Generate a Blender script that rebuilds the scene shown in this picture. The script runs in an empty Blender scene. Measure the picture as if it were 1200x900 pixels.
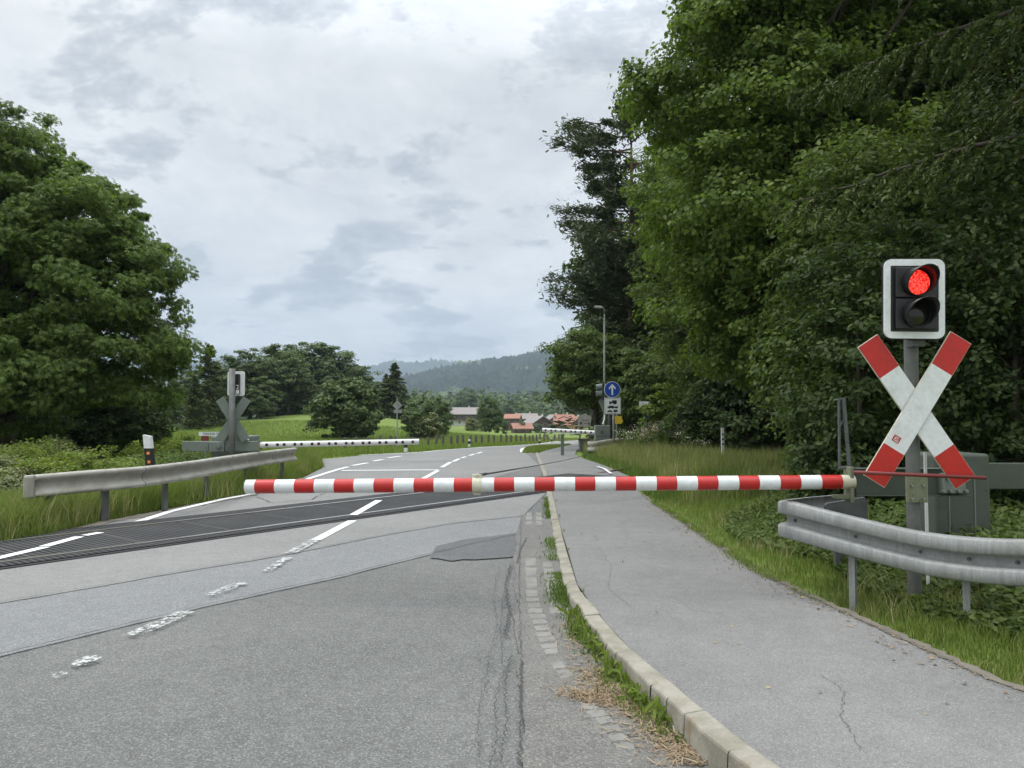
import bpy, bmesh, math, random
import numpy as np
from mathutils import Vector, Matrix
random.seed(7)
RNG = np.random.default_rng(11)
sc = bpy.context.scene
COL = sc.collection
R = math.radians

# ------------------------------------------------------------------ camera numbers
CAMZ = 1.55; FPX = 880.0; PITCH = math.atan(37/880.0)
CP, SP = math.cos(PITCH), math.sin(PITCH)
def ray(px, py):
    u = (px-600)/FPX; v = -(py-450)/FPX
    return Vector((u, CP - v*SP, SP + v*CP))
def P(px, py, Y):
    d = ray(px, py); t = Y/d.y
    return Vector((d.x*t, Y, CAMZ+d.z*t))
def sm(a, b, x):
    t = np.clip((np.asarray(x, float)-a)/(b-a), 0, 1); return t*t*(3-2*t)
def flat(px, py, z=0.0):
    d = ray(px, py); t = (z-CAMZ)/d.z
    return Vector((d.x*t, d.y*t, z))
# pavement edge (seen line where the footway meets the grass)
EDGE_PX = [(1170,800),(1080,758),(1002,723),(948,698),(888,670),(840,638),(800,611),(768,591),(752,580),(744,569),(736,558),(716,547.5),(692,542),(679,535.5)]
def SW(x, y): return .10*(1-sm(3.2, 8.5, y))+.012+.015*(1-sm(9, 14, y))
def _wk(px, py):
    p = flat(px, py, .05)
    for _ in range(12): p = flat(px, py, float(SW(p.x, p.y)))
    return p
_e = [_wk(x, y) for x, y in EDGE_PX]
EY = np.array([-6, 0, 2.5]+[p.y for p in _e]); EX = np.array([5.6, 4.3, 3.35]+[p.x for p in _e])
def XE(y): return np.interp(y, EY, EX)
def H(x, y):
    x = np.asarray(x, float); y = np.asarray(y, float)
    z = -.022*(y-28)*sm(20, 46, y)*(y < 300)-.022*272*(y >= 300)
    z = z + .17*sm(.05, 1.6, x-XE(y))*(1-sm(26, 40, y))
    z = z + 3.7*np.exp(-((x+27)/20)**2-((y-112)/32)**2)
    z = z + 3.9*np.exp(-((x+24)/45)**2-((y-352)/50)**2)
    return z
def G(px, py, off=0.0):
    d = ray(px, py)
    t = 1.0; prev = t
    while t < 6000:
        p = Vector((0,0,CAMZ))+d*t
        if p.z < float(H(p.x, p.y))+off: break
        prev = t; t *= 1.01
    a, b = prev, t
    for _ in range(30):
        m = (a+b)/2; p = Vector((0,0,CAMZ))+d*m
        if p.z < float(H(p.x, p.y))+off: b = m
        else: a = m
    return Vector((0,0,CAMZ))+d*a

# ------------------------------------------------------------------ materials
def mat(name, color=(.5,.5,.5), rough=.6, metal=0.0, spec=.5):
    m = bpy.data.materials.new(name); m.use_nodes = True
    b = m.node_tree.nodes['Principled BSDF']
    b.inputs['Base Color'].default_value = (*color, 1)
    b.inputs['Roughness'].default_value = rough
    b.inputs['Metallic'].default_value = metal
    b.inputs['Specular IOR Level'].default_value = spec
    return m
class NT:
    def __init__(s, m): s.t = m.node_tree; s.b = m.node_tree.nodes['Principled BSDF']
    def n(s, kind, **kw):
        o = s.t.nodes.new(kind)
        for k, v in kw.items():
            if k in o.inputs: o.inputs[k].default_value = v
            else: setattr(o, k, v)
        return o
    def l(s, a, b): s.t.links.new(a, b)
    def coord(s, kind='Object'):
        return s.n('ShaderNodeTexCoord').outputs[kind]
    def noise(s, scale, detail=4, rough=.5, vec=None, dist=0):
        o = s.n('ShaderNodeTexNoise'); o.inputs['Scale'].default_value = scale
        o.inputs['Detail'].default_value = detail; o.inputs['Roughness'].default_value = rough
        o.inputs['Distortion'].default_value = dist
        s.l(vec if vec is not None else s.coord(), o.inputs['Vector']); return o.outputs['Fac']
    def ramp(s, fac, stops):
        o = s.n('ShaderNodeValToRGB'); e = o.color_ramp.elements
        while len(e) < len(stops): e.new(.5)
        for i, (p, c) in enumerate(stops):
            e[i].position = p; e[i].color = (*c, 1) if len(c) == 3 else c
        s.l(fac, o.inputs['Fac']); return o.outputs['Color']
    def mix(s, fac, a, b, mode='MIX'):
        o = s.n('ShaderNodeMix'); o.data_type = 'RGBA'; o.blend_type = mode
        for v, i in ((fac, 0), (a, 6), (b, 7)):
            if hasattr(v, 'is_output') or isinstance(v, bpy.types.NodeSocket): s.l(v, o.inputs[i])
            elif i == 0: o.inputs[0].default_value = v
            else: o.inputs[i].default_value = (*v, 1)
        return o.outputs[2]
    def bump(s, h, strength=.3, dist=.01):
        o = s.n('ShaderNodeBump'); o.inputs['Strength'].default_value = strength
        o.inputs['Distance'].default_value = dist
        s.l(h, o.inputs['Height']); s.l(o.outputs['Normal'], s.b.inputs['Normal'])
def dirty(name, c, c2, scale=6, lo=.45, hi=.62, rough=.6, metal=0.0, bump=.15, fine=60, rust=None, rlo=.62, rhi=.68):
    m = mat(name, c, rough, metal); t = NT(m)
    f = t.noise(scale, 6, .65)
    col = t.ramp(f, [(lo, c), (hi, c2)])
    g = t.noise(fine, 3, .6)
    col = t.mix(.35, col, t.ramp(g, [(.3, tuple(v*.75 for v in c)), (.7, tuple(min(1, v*1.15) for v in c))]))
    if rust:
        rn = t.noise(scale*2.2, 7, .7, dist=.4)
        k = t.ramp(rn, [(rlo, (0,0,0)), (rhi, (1,1,1))])
        col = t.mix(k, col, rust)
    t.l(col, t.b.inputs['Base Color'])
    t.bump(g, bump, .003)
    return m
def asphalt(name, c1, c2, speck, scale=110, patch=1.2, amount=.5, rough=.85):
    m = mat(name, c1, rough, spec=.35); t = NT(m)
    big = t.noise(patch, 5, .6)
    med = t.noise(7, 4, .6)
    col = t.ramp(big, [(.32, c1), (.68, c2)])
    col = t.mix(.25, col, t.ramp(med, [(.3, tuple(v*.8 for v in c1)), (.7, tuple(v*1.2 for v in c2))]))
    v = t.n('ShaderNodeTexVoronoi'); v.inputs['Scale'].default_value = scale
    t.l(t.coord(), v.inputs['Vector'])
    sep = t.n('ShaderNodeSeparateColor'); t.l(v.outputs['Color'], sep.inputs[0])
    k = t.ramp(sep.outputs[0], [(.55, (0,0,0)), (.95, (amount,)*3)])
    col = t.mix(k, col, speck)
    k2 = t.ramp(sep.outputs[1], [(.5, (0,0,0)), (.95, (amount*.8,)*3)])
    col = t.mix(k2, col, tuple(v*.3 for v in c1))
    # tyre-darkened / dusty streaks along the lane
    t.l(col, t.b.inputs['Base Color'])
    h = t.mix(.5, v.outputs['Distance'], t.noise(scale*1.3, 3, .6))
    t.bump(h, .55, .006)
    return m
def foliage(name, c1, c2, c3, trans=.35, rough=.6, patch=.5):
    m = bpy.data.materials.new(name); m.use_nodes = True
    nt = m.node_tree; t = NT(m); b = t.b
    g = t.n('ShaderNodeNewGeometry')
    col = t.ramp(g.outputs['Random Per Island'], [(0, c1), (.55, c2), (1, c3)])
    n = t.noise(patch, 3, .5)
    col = t.mix(t.ramp(n, [(.35, (0,0,0)), (.7, (.5,.5,.5))]), col, tuple(v*.7 for v in c1))
    t.l(col, b.inputs['Base Color'])
    b.inputs['Roughness'].default_value = rough; b.inputs['Specular IOR Level'].default_value = .28
    tr = t.n('ShaderNodeBsdfTranslucent'); t.l(t.mix(1.0, col, (1.25,1.35,.7), 'MULTIPLY'), tr.inputs['Color'])
    mx = t.n('ShaderNodeMixShader'); mx.inputs[0].default_value = trans
    t.l(b.outputs[0], mx.inputs[1]); t.l(tr.outputs[0], mx.inputs[2])
    t.l(mx.outputs[0], nt.nodes['Material Output'].inputs['Surface'])
    return m
M = {}
M['asphalt'] = asphalt('asphalt_old', (.096,.098,.093), (.156,.156,.148), (.36,.36,.35), 130, .45, .45)
M['asphalt_band'] = asphalt('asphalt_band', (.156,.158,.158), (.194,.195,.193), (.5,.52,.55), 150, .8, .35)
M['asphalt_far'] = asphalt('asphalt_far', (.168,.166,.160), (.225,.222,.213), (.5,.5,.49), 150, .45, .35)
M['asphalt_patch'] = asphalt('asphalt_patch', (.088,.089,.09), (.112,.113,.112), (.35,.35,.36), 150, 3, .3)
M['asphalt_edge'] = asphalt('asphalt_edge', (.115,.112,.104), (.165,.160,.147), (.32,.31,.29), 120, 3, .5)
M['asphalt_walk'] = asphalt('asphalt_walk', (.150,.147,.141), (.212,.207,.198), (.42,.42,.42), 190, .9, .4)
M['line'] = None; _LP = ('road_paint', .44, .54, (.74,.75,.75))
def worn_paint(name, lo, hi, c=(.62,.63,.62)):
    m = mat(name, c, .8); t = NT(m)
    n1 = t.noise(22, 5, .65); n2 = t.noise(130, 3, .7)
    a = t.n('ShaderNodeMath'); a.operation = 'MULTIPLY_ADD'; a.inputs[1].default_value = .55; t.l(n2, a.inputs[0]); t.l(n1, a.inputs[2])
    k = t.ramp(a.outputs[0], [(lo, (0,0,0)), (hi, (1,1,1))]); t.l(k, t.b.inputs['Alpha'])
    return m
M['worn'] = worn_paint('worn_paint', .77, .83, (.50,.51,.50)); M['line'] = worn_paint(_LP[0], _LP[1], _LP[2], _LP[3])
M['crack'] = mat('crack_tar', (.045,.045,.045), .8)
M['crack_soft'] = mat('crack_dust', (.10,.10,.098), .9)
M['kerb'] = dirty('granite_kerb', (.31,.29,.24), (.17,.16,.115), 4, .4, .58, .85, bump=.7, fine=70, rust=(.22,.17,.11), rlo=.57, rhi=.68)
M['sett'] = dirty('granite_setts', (.235,.23,.21), (.15,.145,.13), 3.5, .4, .6, .85, bump=.5, fine=60)
M['concrete'] = dirty('concrete', (.40,.39,.37), (.30,.29,.27), 5, .4, .6, .9, bump=.3)
M['rail'] = mat('rail_shiny', (.62,.60,.58), .28, .9)
M['rail_rust'] = dirty('rail_rust', (.10,.06,.04), (.16,.10,.07), 12, .4, .6, .9)
def streaky(name, c1, c2, c3):
    m = mat(name, c1, .62, .15); t = NT(m)
    mp = t.n('ShaderNodeMapping'); mp.inputs['Scale'].default_value = (1,1,.12); t.l(t.coord(), mp.inputs['Vector'])
    n1 = t.noise(28, 5, .65, mp.outputs[0]); n2 = t.noise(5, 5, .65); n3 = t.noise(55, 3, .6)
    col = t.ramp(n1, [(.36, c2), (.62, c1)]); col = t.mix(t.ramp(n2, [(.42,(0,0,0)),(.66,(.7,.7,.7))]), col, c3)
    col = t.mix(.3, col, t.ramp(n3, [(.35, c2), (.65, c1)])); t.l(col, t.b.inputs['Base Color']); t.bump(n3, .15, .003); return m
M['galv'] = streaky('galvanised', (.36,.37,.365), (.22,.225,.22), (.24,.235,.215))
M['galv_old'] = dirty('galvanised_weathered', (.40,.39,.35), (.26,.245,.20), 5, .38, .62, .7, .1, .12, 40, rust=(.42,.33,.2), rlo=.6, rhi=.72)
M['galv_dark'] = dirty('galvanised_dark', (.10,.105,.105), (.15,.155,.155), 8, .4, .62, .6, .4, .15, 40)
M['post'] = dirty('mast_grey', (.115,.12,.112), (.17,.175,.162), 7, .4, .6, .55, .2, .12, 50)
M['green'] = dirty('rail_green_paint', (.062,.078,.06), (.085,.10,.08), 4, .4, .65, .6, 0, .12, 40, rust=(.06,.035,.022), rlo=.64, rhi=.67)
M['green_l'] = dirty('rail_green_paint_light', (.15,.18,.155), (.19,.22,.19), 3, .4, .65, .6, 0, .1, 40)
M['olive'] = dirty('clamp_olive', (.17,.19,.12), (.22,.23,.15), 10, .4, .6, .6, .1, .1, 40, rust=(.16,.08,.04), rlo=.58, rhi=.64)
M['red'] = dirty('red_film', (.50,.018,.014), (.36,.022,.018), 7, .42, .66, .35, 0, .02, 30)
M['white'] = dirty('white_film', (.72,.75,.75), (.58,.60,.58), 7, .45, .7, .35, 0, .02, 30)
M['whitep'] = dirty('white_plastic', (.72,.73,.72), (.58,.59,.57), 8, .45, .7, .5)
M['cream'] = dirty('cream_collar', (.62,.60,.47), (.45,.42,.3), 14, .4, .6, .6)
M['black'] = mat('black_plastic', (.012,.012,.013), .35)
M['blackm'] = mat('black_matte', (.02,.02,.021), .7)
M['redbar'] = dirty('red_bar', (.19,.028,.024), (.13,.035,.03), 20, .45, .6, .6)
M['blue'] = mat('sign_blue', (.01,.06,.36), .4)
M['yellow'] = mat('sign_yellow', (.7,.5,.04), .5)
M['orange'] = mat('reflector_orange', (.75,.25,.06), .4)
M['darkred'] = mat('reflector_dark', (.05,.008,.01), .3)
M['cable'] = mat('cable', (.05,.05,.05), .6)
M['bolt'] = mat('bolt', (.35,.35,.33), .4, .8)
M['wood'] = dirty('post_wood', (.12,.10,.085), (.18,.16,.13), 8, .4, .6, .9)
M['woodhouse'] = dirty('house_timber', (.075,.045,.028), (.11,.07,.045), 2, .4, .6, .85)
M['plaster'] = dirty('house_plaster', (.62,.60,.55), (.55,.53,.48), 1, .4, .6, .9)
M['plaster_y'] = dirty('house_plaster_ochre', (.50,.33,.15), (.45,.3,.14), 1, .4, .6, .9)
M['glass'] = mat('window_glass', (.03,.035,.04), .15)
M['bark'] = dirty('bark', (.055,.045,.035), (.10,.085,.07), 9, .4, .6, .95, bump=.6, fine=25)
M['bark_pine'] = dirty('bark_pine', (.09,.055,.035), (.14,.09,.06), 6, .4, .6, .95, bump=.6, fine=25)
def rubber_mat():
    m = mat('rubber_panel', (.02,.02,.021), .85, spec=.25); t = NT(m)
    mp = t.n('ShaderNodeMapping'); mp.inputs['Rotation'].default_value = (0,0,0)
    t.l(t.coord('UV'), mp.inputs['Vector'])
    w = t.n('ShaderNodeTexWave'); w.wave_type = 'BANDS'; w.bands_direction = 'X'; w.inputs['Scale'].default_value = 4.4
    w.inputs['Distortion'].default_value = 0
    t.l(mp.outputs[0], w.inputs['Vector'])
    n = t.noise(1.6, 5, .6)
    col = t.ramp(w.outputs['Fac'], [(.3, (.004,.004,.005)), (.65, (.062,.063,.065))])
    col = t.mix(t.ramp(n, [(.4,(0,0,0)),(.8,(.35,.35,.35))]), col, (.09,.09,.085))
    t.l(col, t.b.inputs['Base Color']); t.bump(w.outputs['Fac'], .6, .01)
    return m
M['rubber'] = rubber_mat()
def roof_mat(name, c, c2):
    m = dirty(name, c, c2, 1.2, .35, .65, .85, bump=.2, fine=8)
    return m
M['roof_red'] = roof_mat('roof_red_tiles', (.36,.17,.12), (.25,.125,.09))
M['roof_grey'] = roof_mat('roof_grey_shingle', (.23,.20,.19), (.31,.28,.27))
M['roof_brown'] = roof_mat('roof_brown_tiles', (.34,.16,.11), (.24,.13,.10))
def lamp_mat():
    m = mat('red_led', (.6,.01,.01), .4); t = NT(m)
    v = t.n('ShaderNodeTexVoronoi'); v.inputs['Scale'].default_value = 75; t.l(t.coord(), v.inputs['Vector'])
    e = t.ramp(v.outputs['Distance'], [(.2, (1,.10,.07)), (.75, (.45,.0,.0))])
    t.l(e, t.b.inputs['Emission Color']); t.b.inputs['Emission Strength'].default_value = 1.5
    return m
M['led'] = lamp_mat()
M['lens'] = mat('dark_lens', (.015,.013,.013), .15)
def ground_mat():
    m = mat('grass_ground', (.06,.09,.03), .95, spec=.1); t = NT(m)
    n1 = t.noise(.06, 6, .6); n2 = t.noise(3.5, 6, .7); n3 = t.noise(.5, 5, .6)
    a = t.ramp(n1, [(.35, (.115,.175,.035)), (.65, (.165,.225,.055))])
    b_ = t.ramp(n2, [(.3, (.07,.11,.025)), (.7, (.22,.27,.08))])
    col = t.mix(.45, a, b_)
    col = t.mix(t.ramp(n3, [(.5,(0,0,0)),(.75,(.35,.35,.35))]), col, (.19,.19,.08))
    t.l(col, t.b.inputs['Base Color']); t.bump(n2, .8, .06)
    return m
M['ground'] = ground_mat()
M['soil'] = dirty('soil_gravel', (.13,.115,.09), (.19,.17,.14), 6, .4, .6, .95, bump=.8, fine=50)
M['leaf_maple'] = foliage('leaf_maple', (0.069,0.120,0.023), (0.130,0.199,0.035), (0.219,0.272,0.057), .4)
M['leaf_chestnut'] = foliage('leaf_chestnut', (0.063,0.111,0.024), (0.118,0.185,0.041), (0.221,0.282,0.073), .4)
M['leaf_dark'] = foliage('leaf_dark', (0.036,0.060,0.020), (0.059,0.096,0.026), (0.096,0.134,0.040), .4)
M['leaf_mid'] = foliage('leaf_mid', (0.071,0.114,0.029), (0.119,0.171,0.046), (0.174,0.224,0.066), .4)
M['leaf_light'] = foliage('leaf_light', (0.111,0.153,0.031), (0.177,0.242,0.041), (0.251,0.306,0.062), .4)
M['leaf_far'] = foliage('leaf_far', (0.067,0.110,0.029), (0.096,0.141,0.041), (0.126,0.169,0.053), .2, patch=.12)
M['leaf_grey'] = foliage('leaf_grey', (0.119,0.143,0.057), (0.173,0.194,0.081), (0.236,0.243,0.103), .2)
M['needle'] = foliage('needle_spruce', (0.049,0.075,0.018), (0.078,0.105,0.026), (0.126,0.151,0.035), .12)
M['needle_pine'] = foliage('needle_pine', (0.046,0.068,0.032), (0.073,0.098,0.043), (0.106,0.127,0.054), .1)
M['grass'] = foliage('grass_blades', (0.113,0.165,0.036), (0.192,0.258,0.058), (0.304,0.358,0.108), .35, patch=1.2)
M['grass_deep'] = foliage('grass_deep', (0.084,0.136,0.032), (0.143,0.216,0.045), (0.218,0.288,0.072), .35, patch=1.2)
M['grass_dry'] = foliage('grass_dry', (0.216,0.243,0.081), (0.324,0.324,0.135), (0.486,0.432,0.243), .3, patch=1.0)
M['straw'] = foliage('straw', (.22,.15,.09), (.32,.24,.15), (.42,.34,.22), .1)
M['bloom'] = foliage('bloom', (.38,.24,.24), (.48,.38,.34), (.55,.52,.42), .2)
M['bloom_w'] = foliage('bloom_white', (.6,.6,.5), (.7,.7,.6), (.75,.75,.68), .2)

# ------------------------------------------------------------------ object helpers
def tag(o, label=None, cat=None, group=None, kind=None):
    if label: o['label'] = label
    if cat: o['category'] = cat
    if group: o['group'] = group
    if kind: o['kind'] = kind
    return o
def empty(name, loc, label, cat, group=None, rz=0):
    o = bpy.data.objects.new(name, None); COL.objects.link(o)
    o.location = loc; o.rotation_euler = (0,0,rz); o.empty_display_size = .2
    tag(o, label, cat, group); return o
class MB:
    def __init__(s): s.v = []; s.f = []; s.m = []; s.uv = []
    def add(s, vs, fs, mi=0):
        k = len(s.v); s.v += [tuple(v) for v in vs]
        for f in fs: s.f.append(tuple(i+k for i in f)); s.m.append(mi)
    def box(s, c, d, mi=0, rot=None):
        vs = [Vector((x*d[0]/2, y*d[1]/2, z*d[2]/2)) for x in (-1,1) for y in (-1,1) for z in (-1,1)]
        if rot is not None: vs = [rot@v for v in vs]
        c = Vector(c); s.add([v+c for v in vs], [(0,1,3,2),(4,6,7,5),(0,4,5,1),(2,3,7,6),(0,2,6,4),(1,5,7,3)], mi)
        return s
    def prism(s, pts, a, b, mi=0, side=None):
        """outline pts (3D, planar) pushed from offset vector a to offset vector b"""
        n = len(pts); a = Vector(a); b = Vector(b)
        vs = [Vector(p)+a for p in pts]+[Vector(p)+b for p in pts]
        s.add(vs, [tuple(range(n))], mi); 
        k = len(s.v)-2*n
        s.f.append(tuple(k+n+i for i in reversed(range(n)))); s.m.append(mi)
        for i in range(n):
            j = (i+1) % n
            s.f.append((k+i, k+n+i, k+n+j, k+j)); s.m.append(mi if side is None else side)
        return s
    def tube(s, pts, rad, n=8, mi=0, cap=True):
        pts = [Vector(p) for p in pts]
        if not hasattr(rad, '__len__'): rad = [rad]*len(pts)
        rings = []; prev = None
        for i, p in enumerate(pts):
            d = (pts[min(i+1, len(pts)-1)]-pts[max(i-1, 0)]).normalized()
            if prev is None:
                a = d.cross(Vector((0,0,1)))
                if a.length < .05: a = d.cross(Vector((0,1,0)))
            else: a = prev-d*prev.dot(d)
            a.normalize(); prev = a; b = d.cross(a)
            rings.append([p+(a*math.cos(2*math.pi*k/n)+b*math.sin(2*math.pi*k/n))*rad[i] for k in range(n)])
        vs = [v for r in rings for v in r]; fs = []
        for i in range(len(rings)-1):
            for k in range(n):
                k2 = (k+1) % n
                fs.append((i*n+k, i*n+k2, (i+1)*n+k2, (i+1)*n+k))
        if cap: fs += [tuple(reversed(range(n))), tuple((len(rings)-1)*n+k for k in range(n))]
        s.add(vs, fs, mi); return s
    def sweep(s, path, prof, mi=0, closed=False):
        """prof: (outward, z) pairs, path: list of (x,y,z); outward is to the right of travel"""
        path = [Vector(p) for p in path]; n = len(prof); vs = []; fs = []
        for i, p in enumerate(path):
            d = path[min(i+1, len(path)-1)]-path[max(i-1, 0)]; d.z = 0; d.normalize()
            o = Vector((d.y, -d.x, 0))
            vs += [p+o*a+Vector((0,0,z)) for a, z in prof]
        for i in range(len(path)-1):
            for k in range(n if closed else n-1):
                k2 = (k+1) % n
                fs.append((i*n+k, (i+1)*n+k, (i+1)*n+k2, i*n+k2))
        if closed: fs += [tuple(range(n)), tuple(reversed([(len(path)-1)*n+k for k in range(n)]))]
        s.add(vs, fs, mi); return s
    def build(s, name, mats, parent=None, smooth=False, bevel=0, solid=0, world=False, segs=2):
        me = bpy.data.meshes.new(name)
        vs = s.v
        if parent is not None and world:
            root = parent; chain = []
            while root is not None: chain.append(root); root = root.parent
            mw = Matrix.Identity(4)
            for c in reversed(chain): mw = mw @ Matrix.LocRotScale(c.location, c.rotation_euler, c.scale)
            inv = mw.inverted(); vs = [tuple(inv@Vector(v)) for v in vs]
        me.from_pydata(vs, [], s.f)
        if not isinstance(mats, (list, tuple)): mats = [mats]
        for m in mats: me.materials.append(m)
        me.polygons.foreach_set('material_index', s.m)
        if smooth: me.polygons.foreach_set('use_smooth', [True]*len(s.f))
        me.update()
        bm = bmesh.new(); bm.from_mesh(me); bmesh.ops.recalc_face_normals(bm, faces=bm.faces); bm.to_mesh(me); bm.free()
        o = bpy.data.objects.new(name, me); COL.objects.link(o)
        if parent is not None: o.parent = parent
        if solid:
            md = o.modifiers.new('solid', 'SOLIDIFY'); md.thickness = solid; md.offset = 0
        if bevel:
            md = o.modifiers.new('bevel', 'BEVEL'); md.width = bevel; md.segments = segs; md.limit_method = 'ANGLE'; md.angle_limit = R(35)
        return o
def smooth_by_angle(o, ang=40):
    me = o.data
    me.polygons.foreach_set('use_smooth', [True]*len(me.polygons))
    bm = bmesh.new(); bm.from_mesh(me)
    for e in bm.edges:
        if len(e.link_faces) == 2 and e.calc_face_angle(0) > R(ang): e.smooth = False
    bm.to_mesh(me); bm.free()
def fast_mesh(name, V, F, mats, parent=None, mi=None):
    """V (n,3), F (m,4) int quads"""
    me = bpy.data.meshes.new(name)
    V = np.ascontiguousarray(V, np.float32); F = np.ascontiguousarray(F, np.int32)
    me.vertices.add(len(V)); me.vertices.foreach_set('co', V.ravel())
    k = F.shape[1]
    me.loops.add(F.size); me.loops.foreach_set('vertex_index', F.ravel())
    me.polygons.add(len(F)); me.polygons.foreach_set('loop_start', np.arange(0, F.size, k, dtype=np.int32))
    if not isinstance(mats, (list, tuple)): mats = [mats]
    for m in mats: me.materials.append(m)
    if mi is not None: me.polygons.foreach_set('material_index', np.asarray(mi, np.int32))
    me.update(calc_edges=True)
    o = bpy.data.objects.new(name, me); COL.objects.link(o)
    if parent is not None: o.parent = parent
    return o
# leaf templates
def T_oval(w=.28):
    V = np.array([(0,-.5,0),(-w,-.12,.07),(-w*.75,.2,.05),(0,.5,-.05),(w,-.12,.07),(w*.75,.2,.05)])
    return V, np.array([(0,3,2,1),(0,4,5,3)])
def T_kite():
    return np.array([(0,-.5,0),(.3,-.05,.06),(0,.5,-.04),(-.3,-.05,.06)]), np.array([(0,1,2,3)])
def T_needle(w=.07):
    return np.array([(-w*.6,-.5,0),(w*.6,-.5,0),(w,.3,0),(-w*.3,.5,0)]), np.array([(0,1,2,3)])
def T_palm(angs, lens, wid, droop):
    V = []; F = []
    for a, L in zip(angs, lens):
        a = math.radians(a); d = np.array((math.sin(a), math.cos(a), 0)); s = np.array((d[1], -d[0], 0))
        k = len(V)
        V += [d*0.02-np.array((0,.1,0)), d*L*.6+s*wid*L+np.array((0,0,-droop*.3)), d*L+np.array((0,0,-droop)), d*L*.6-s*wid*L+np.array((0,0,-droop*.3))]
        F.append((k,k+1,k+2,k+3))
    return np.array(V), np.array(F)
TPL = {'oval': T_oval(), 'kite': T_kite(), 'needle': T_needle(), 'thin': T_oval(.14),
       'maple': T_palm((-105,-52,0,52,105), (.36,.5,.58,.5,.36), .42, .05),
       'chestnut': T_palm((-110,-65,-20,22,66,112), (.36,.5,.58,.58,.5,.36), .2, .16)}
def unit(a): return a/np.maximum(np.linalg.norm(a, axis=1, keepdims=True), 1e-9)
def leaves(name, C, N, S, tpl, mats, parent=None, rng=RNG, along=None):
    V, F = TPL[tpl]; n = len(C); N = unit(N)
    r = rng.normal(size=(n,3)) if along is None else along
    Y = unit(r-N*np.sum(r*N, axis=1, keepdims=True)); X = np.cross(Y, N)
    S = np.asarray(S).reshape(-1,1,1)*np.ones((n,1,1))
    W = C[:,None,:]+S*(V[None,:,0:1]*X[:,None,:]+V[None,:,1:2]*Y[:,None,:]+V[None,:,2:3]*N[:,None,:])
    FF = F[None]+(np.arange(n)*len(V))[:,None,None]
    return fast_mesh(name, W.reshape(-1,3), FF.reshape(-1,4), mats, parent)
def clumps(rng, lobes, n, shell=.55):
    L = np.array(lobes, float); w = (L[:,3]*L[:,4]*L[:,5])**(2/3); w /= w.sum()
    idx = rng.choice(len(L), n, p=w); d = unit(rng.normal(size=(n,3)))
    rr = shell+(1-shell)*rng.random((n,1))**.6
    wob = 1+.16*np.sin(d[:,0:1]*5+idx[:,None]*2.1)*np.cos(d[:,2:3]*6+idx[:,None])+.06*rng.normal(size=(n,1))
    C = L[idx,:3]+d*rr*wob*L[idx,3:6]
    return C, d
def crown(name, lobes, n, cr, per, size, tpl, m, parent, rng, flatz=.5, shell=.55, up=.7, droop=0):
    C, D = clumps(rng, lobes, n, shell)
    rs = cr*(.6+.8*rng.random((n,1)))
    Q = unit(rng.normal(size=(n*per,3)))*(rng.random((n*per,1))**.45)
    Q = Q*np.repeat(rs, per, 0)*np.array((1,1,flatz))
    pos = np.repeat(C, per, 0)+Q; out = np.repeat(D, per, 0)
    N = unit(Q+1e-6)*.35+out*.35+np.array((0,0,up))+rng.normal(size=pos.shape)*.42
    S = size*(.65+.7*rng.random(len(pos)))
    along = None
    if droop: along = rng.normal(size=pos.shape)*.6+out*.6+np.array((0,0,-droop))
    o = leaves(name, pos, N, S, tpl, m, parent, rng, along)
    return o, C
def limbs(mb, rng, C, base, topz, tr, k, tips=None):
    """branches from the stem to a choice of clumps"""
    idx = rng.choice(len(C), min(k, len(C)), replace=False)
    for i in idx:
        c = Vector(C[i]); hz = base.z+(topz-base.z)*min(1, max(.12, (c.z-base.z)/(topz-base.z)*.7*(.7+.5*rng.random())))
        a = Vector((base.x+rng.normal()*.02, base.y, hz)); dist = (c-a).length
        m1 = a.lerp(c, .45)+Vector((rng.normal()*.07, rng.normal()*.07, .10))*dist
        m2 = a.lerp(c, .75)+Vector((rng.normal()*.05, rng.normal()*.05, .06))*dist
        r0 = tr*.38*(.6+.5*rng.random())
        mb.tube([a, m1, m2, c], [r0, r0*.6, r0*.35, r0*.12], 5)
def tree(name, loc, label, group, lobes, n, cr, per, size, tpl, leafm, tr=.2, th=None, seed=1, nl=16, bark='bark', cat='tree', shell=.55, flatz=.5, up=.7, droop=0):
    rng = np.random.default_rng(seed)
    root = empty(name, loc, label, cat, group)
    c, C = crown('crown', lobes, n, cr, per, size, tpl, M[leafm], root, rng, flatz, shell, up, droop)
    L = np.array(lobes); topz = th or (L[:,2]).max()
    mb = MB()
    z0 = -.3; pts = [(0,0,z0)]; rad = [tr*1.25]
    for i in range(1, 7):
        t = i/6; pts.append((math.sin(t*3+seed)*tr*.5, math.cos(t*2.3+seed)*tr*.4, topz*t)); rad.append(tr*(1-.75*t))
    mb.tube(pts, rad, 10)
    limbs(mb, rng, C, Vector((0,0,.3)), topz, tr, nl)
    mb.build('trunk', M[bark], root, smooth=True)
    return root
def copy_thing(root, loc, label, group=None, rz=0, s=1.0, sz=None):
    c = root.copy(); COL.objects.link(c); c.location = loc; c.rotation_euler = (0,0,rz); c.scale = (s, s, sz or s)
    c['label'] = label
    if group: c['group'] = group
    for ch in list(root.children):
        d = ch.copy(); COL.objects.link(d); d.parent = c
        for g in list(ch.children):
            e = g.copy(); COL.objects.link(e); e.parent = d
    return c
def on(x, y, off=0): return Vector((x, y, float(H(x, y))+off))

def fit(x_px, Y, ytop, base_h, dz=-.2):
    g = on(P(x_px,500,Y).x, Y, dz); return g, (P(x_px,ytop,Y).z-g.z)/base_h
ZEN = 6.0; EXPO = 0.0
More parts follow.
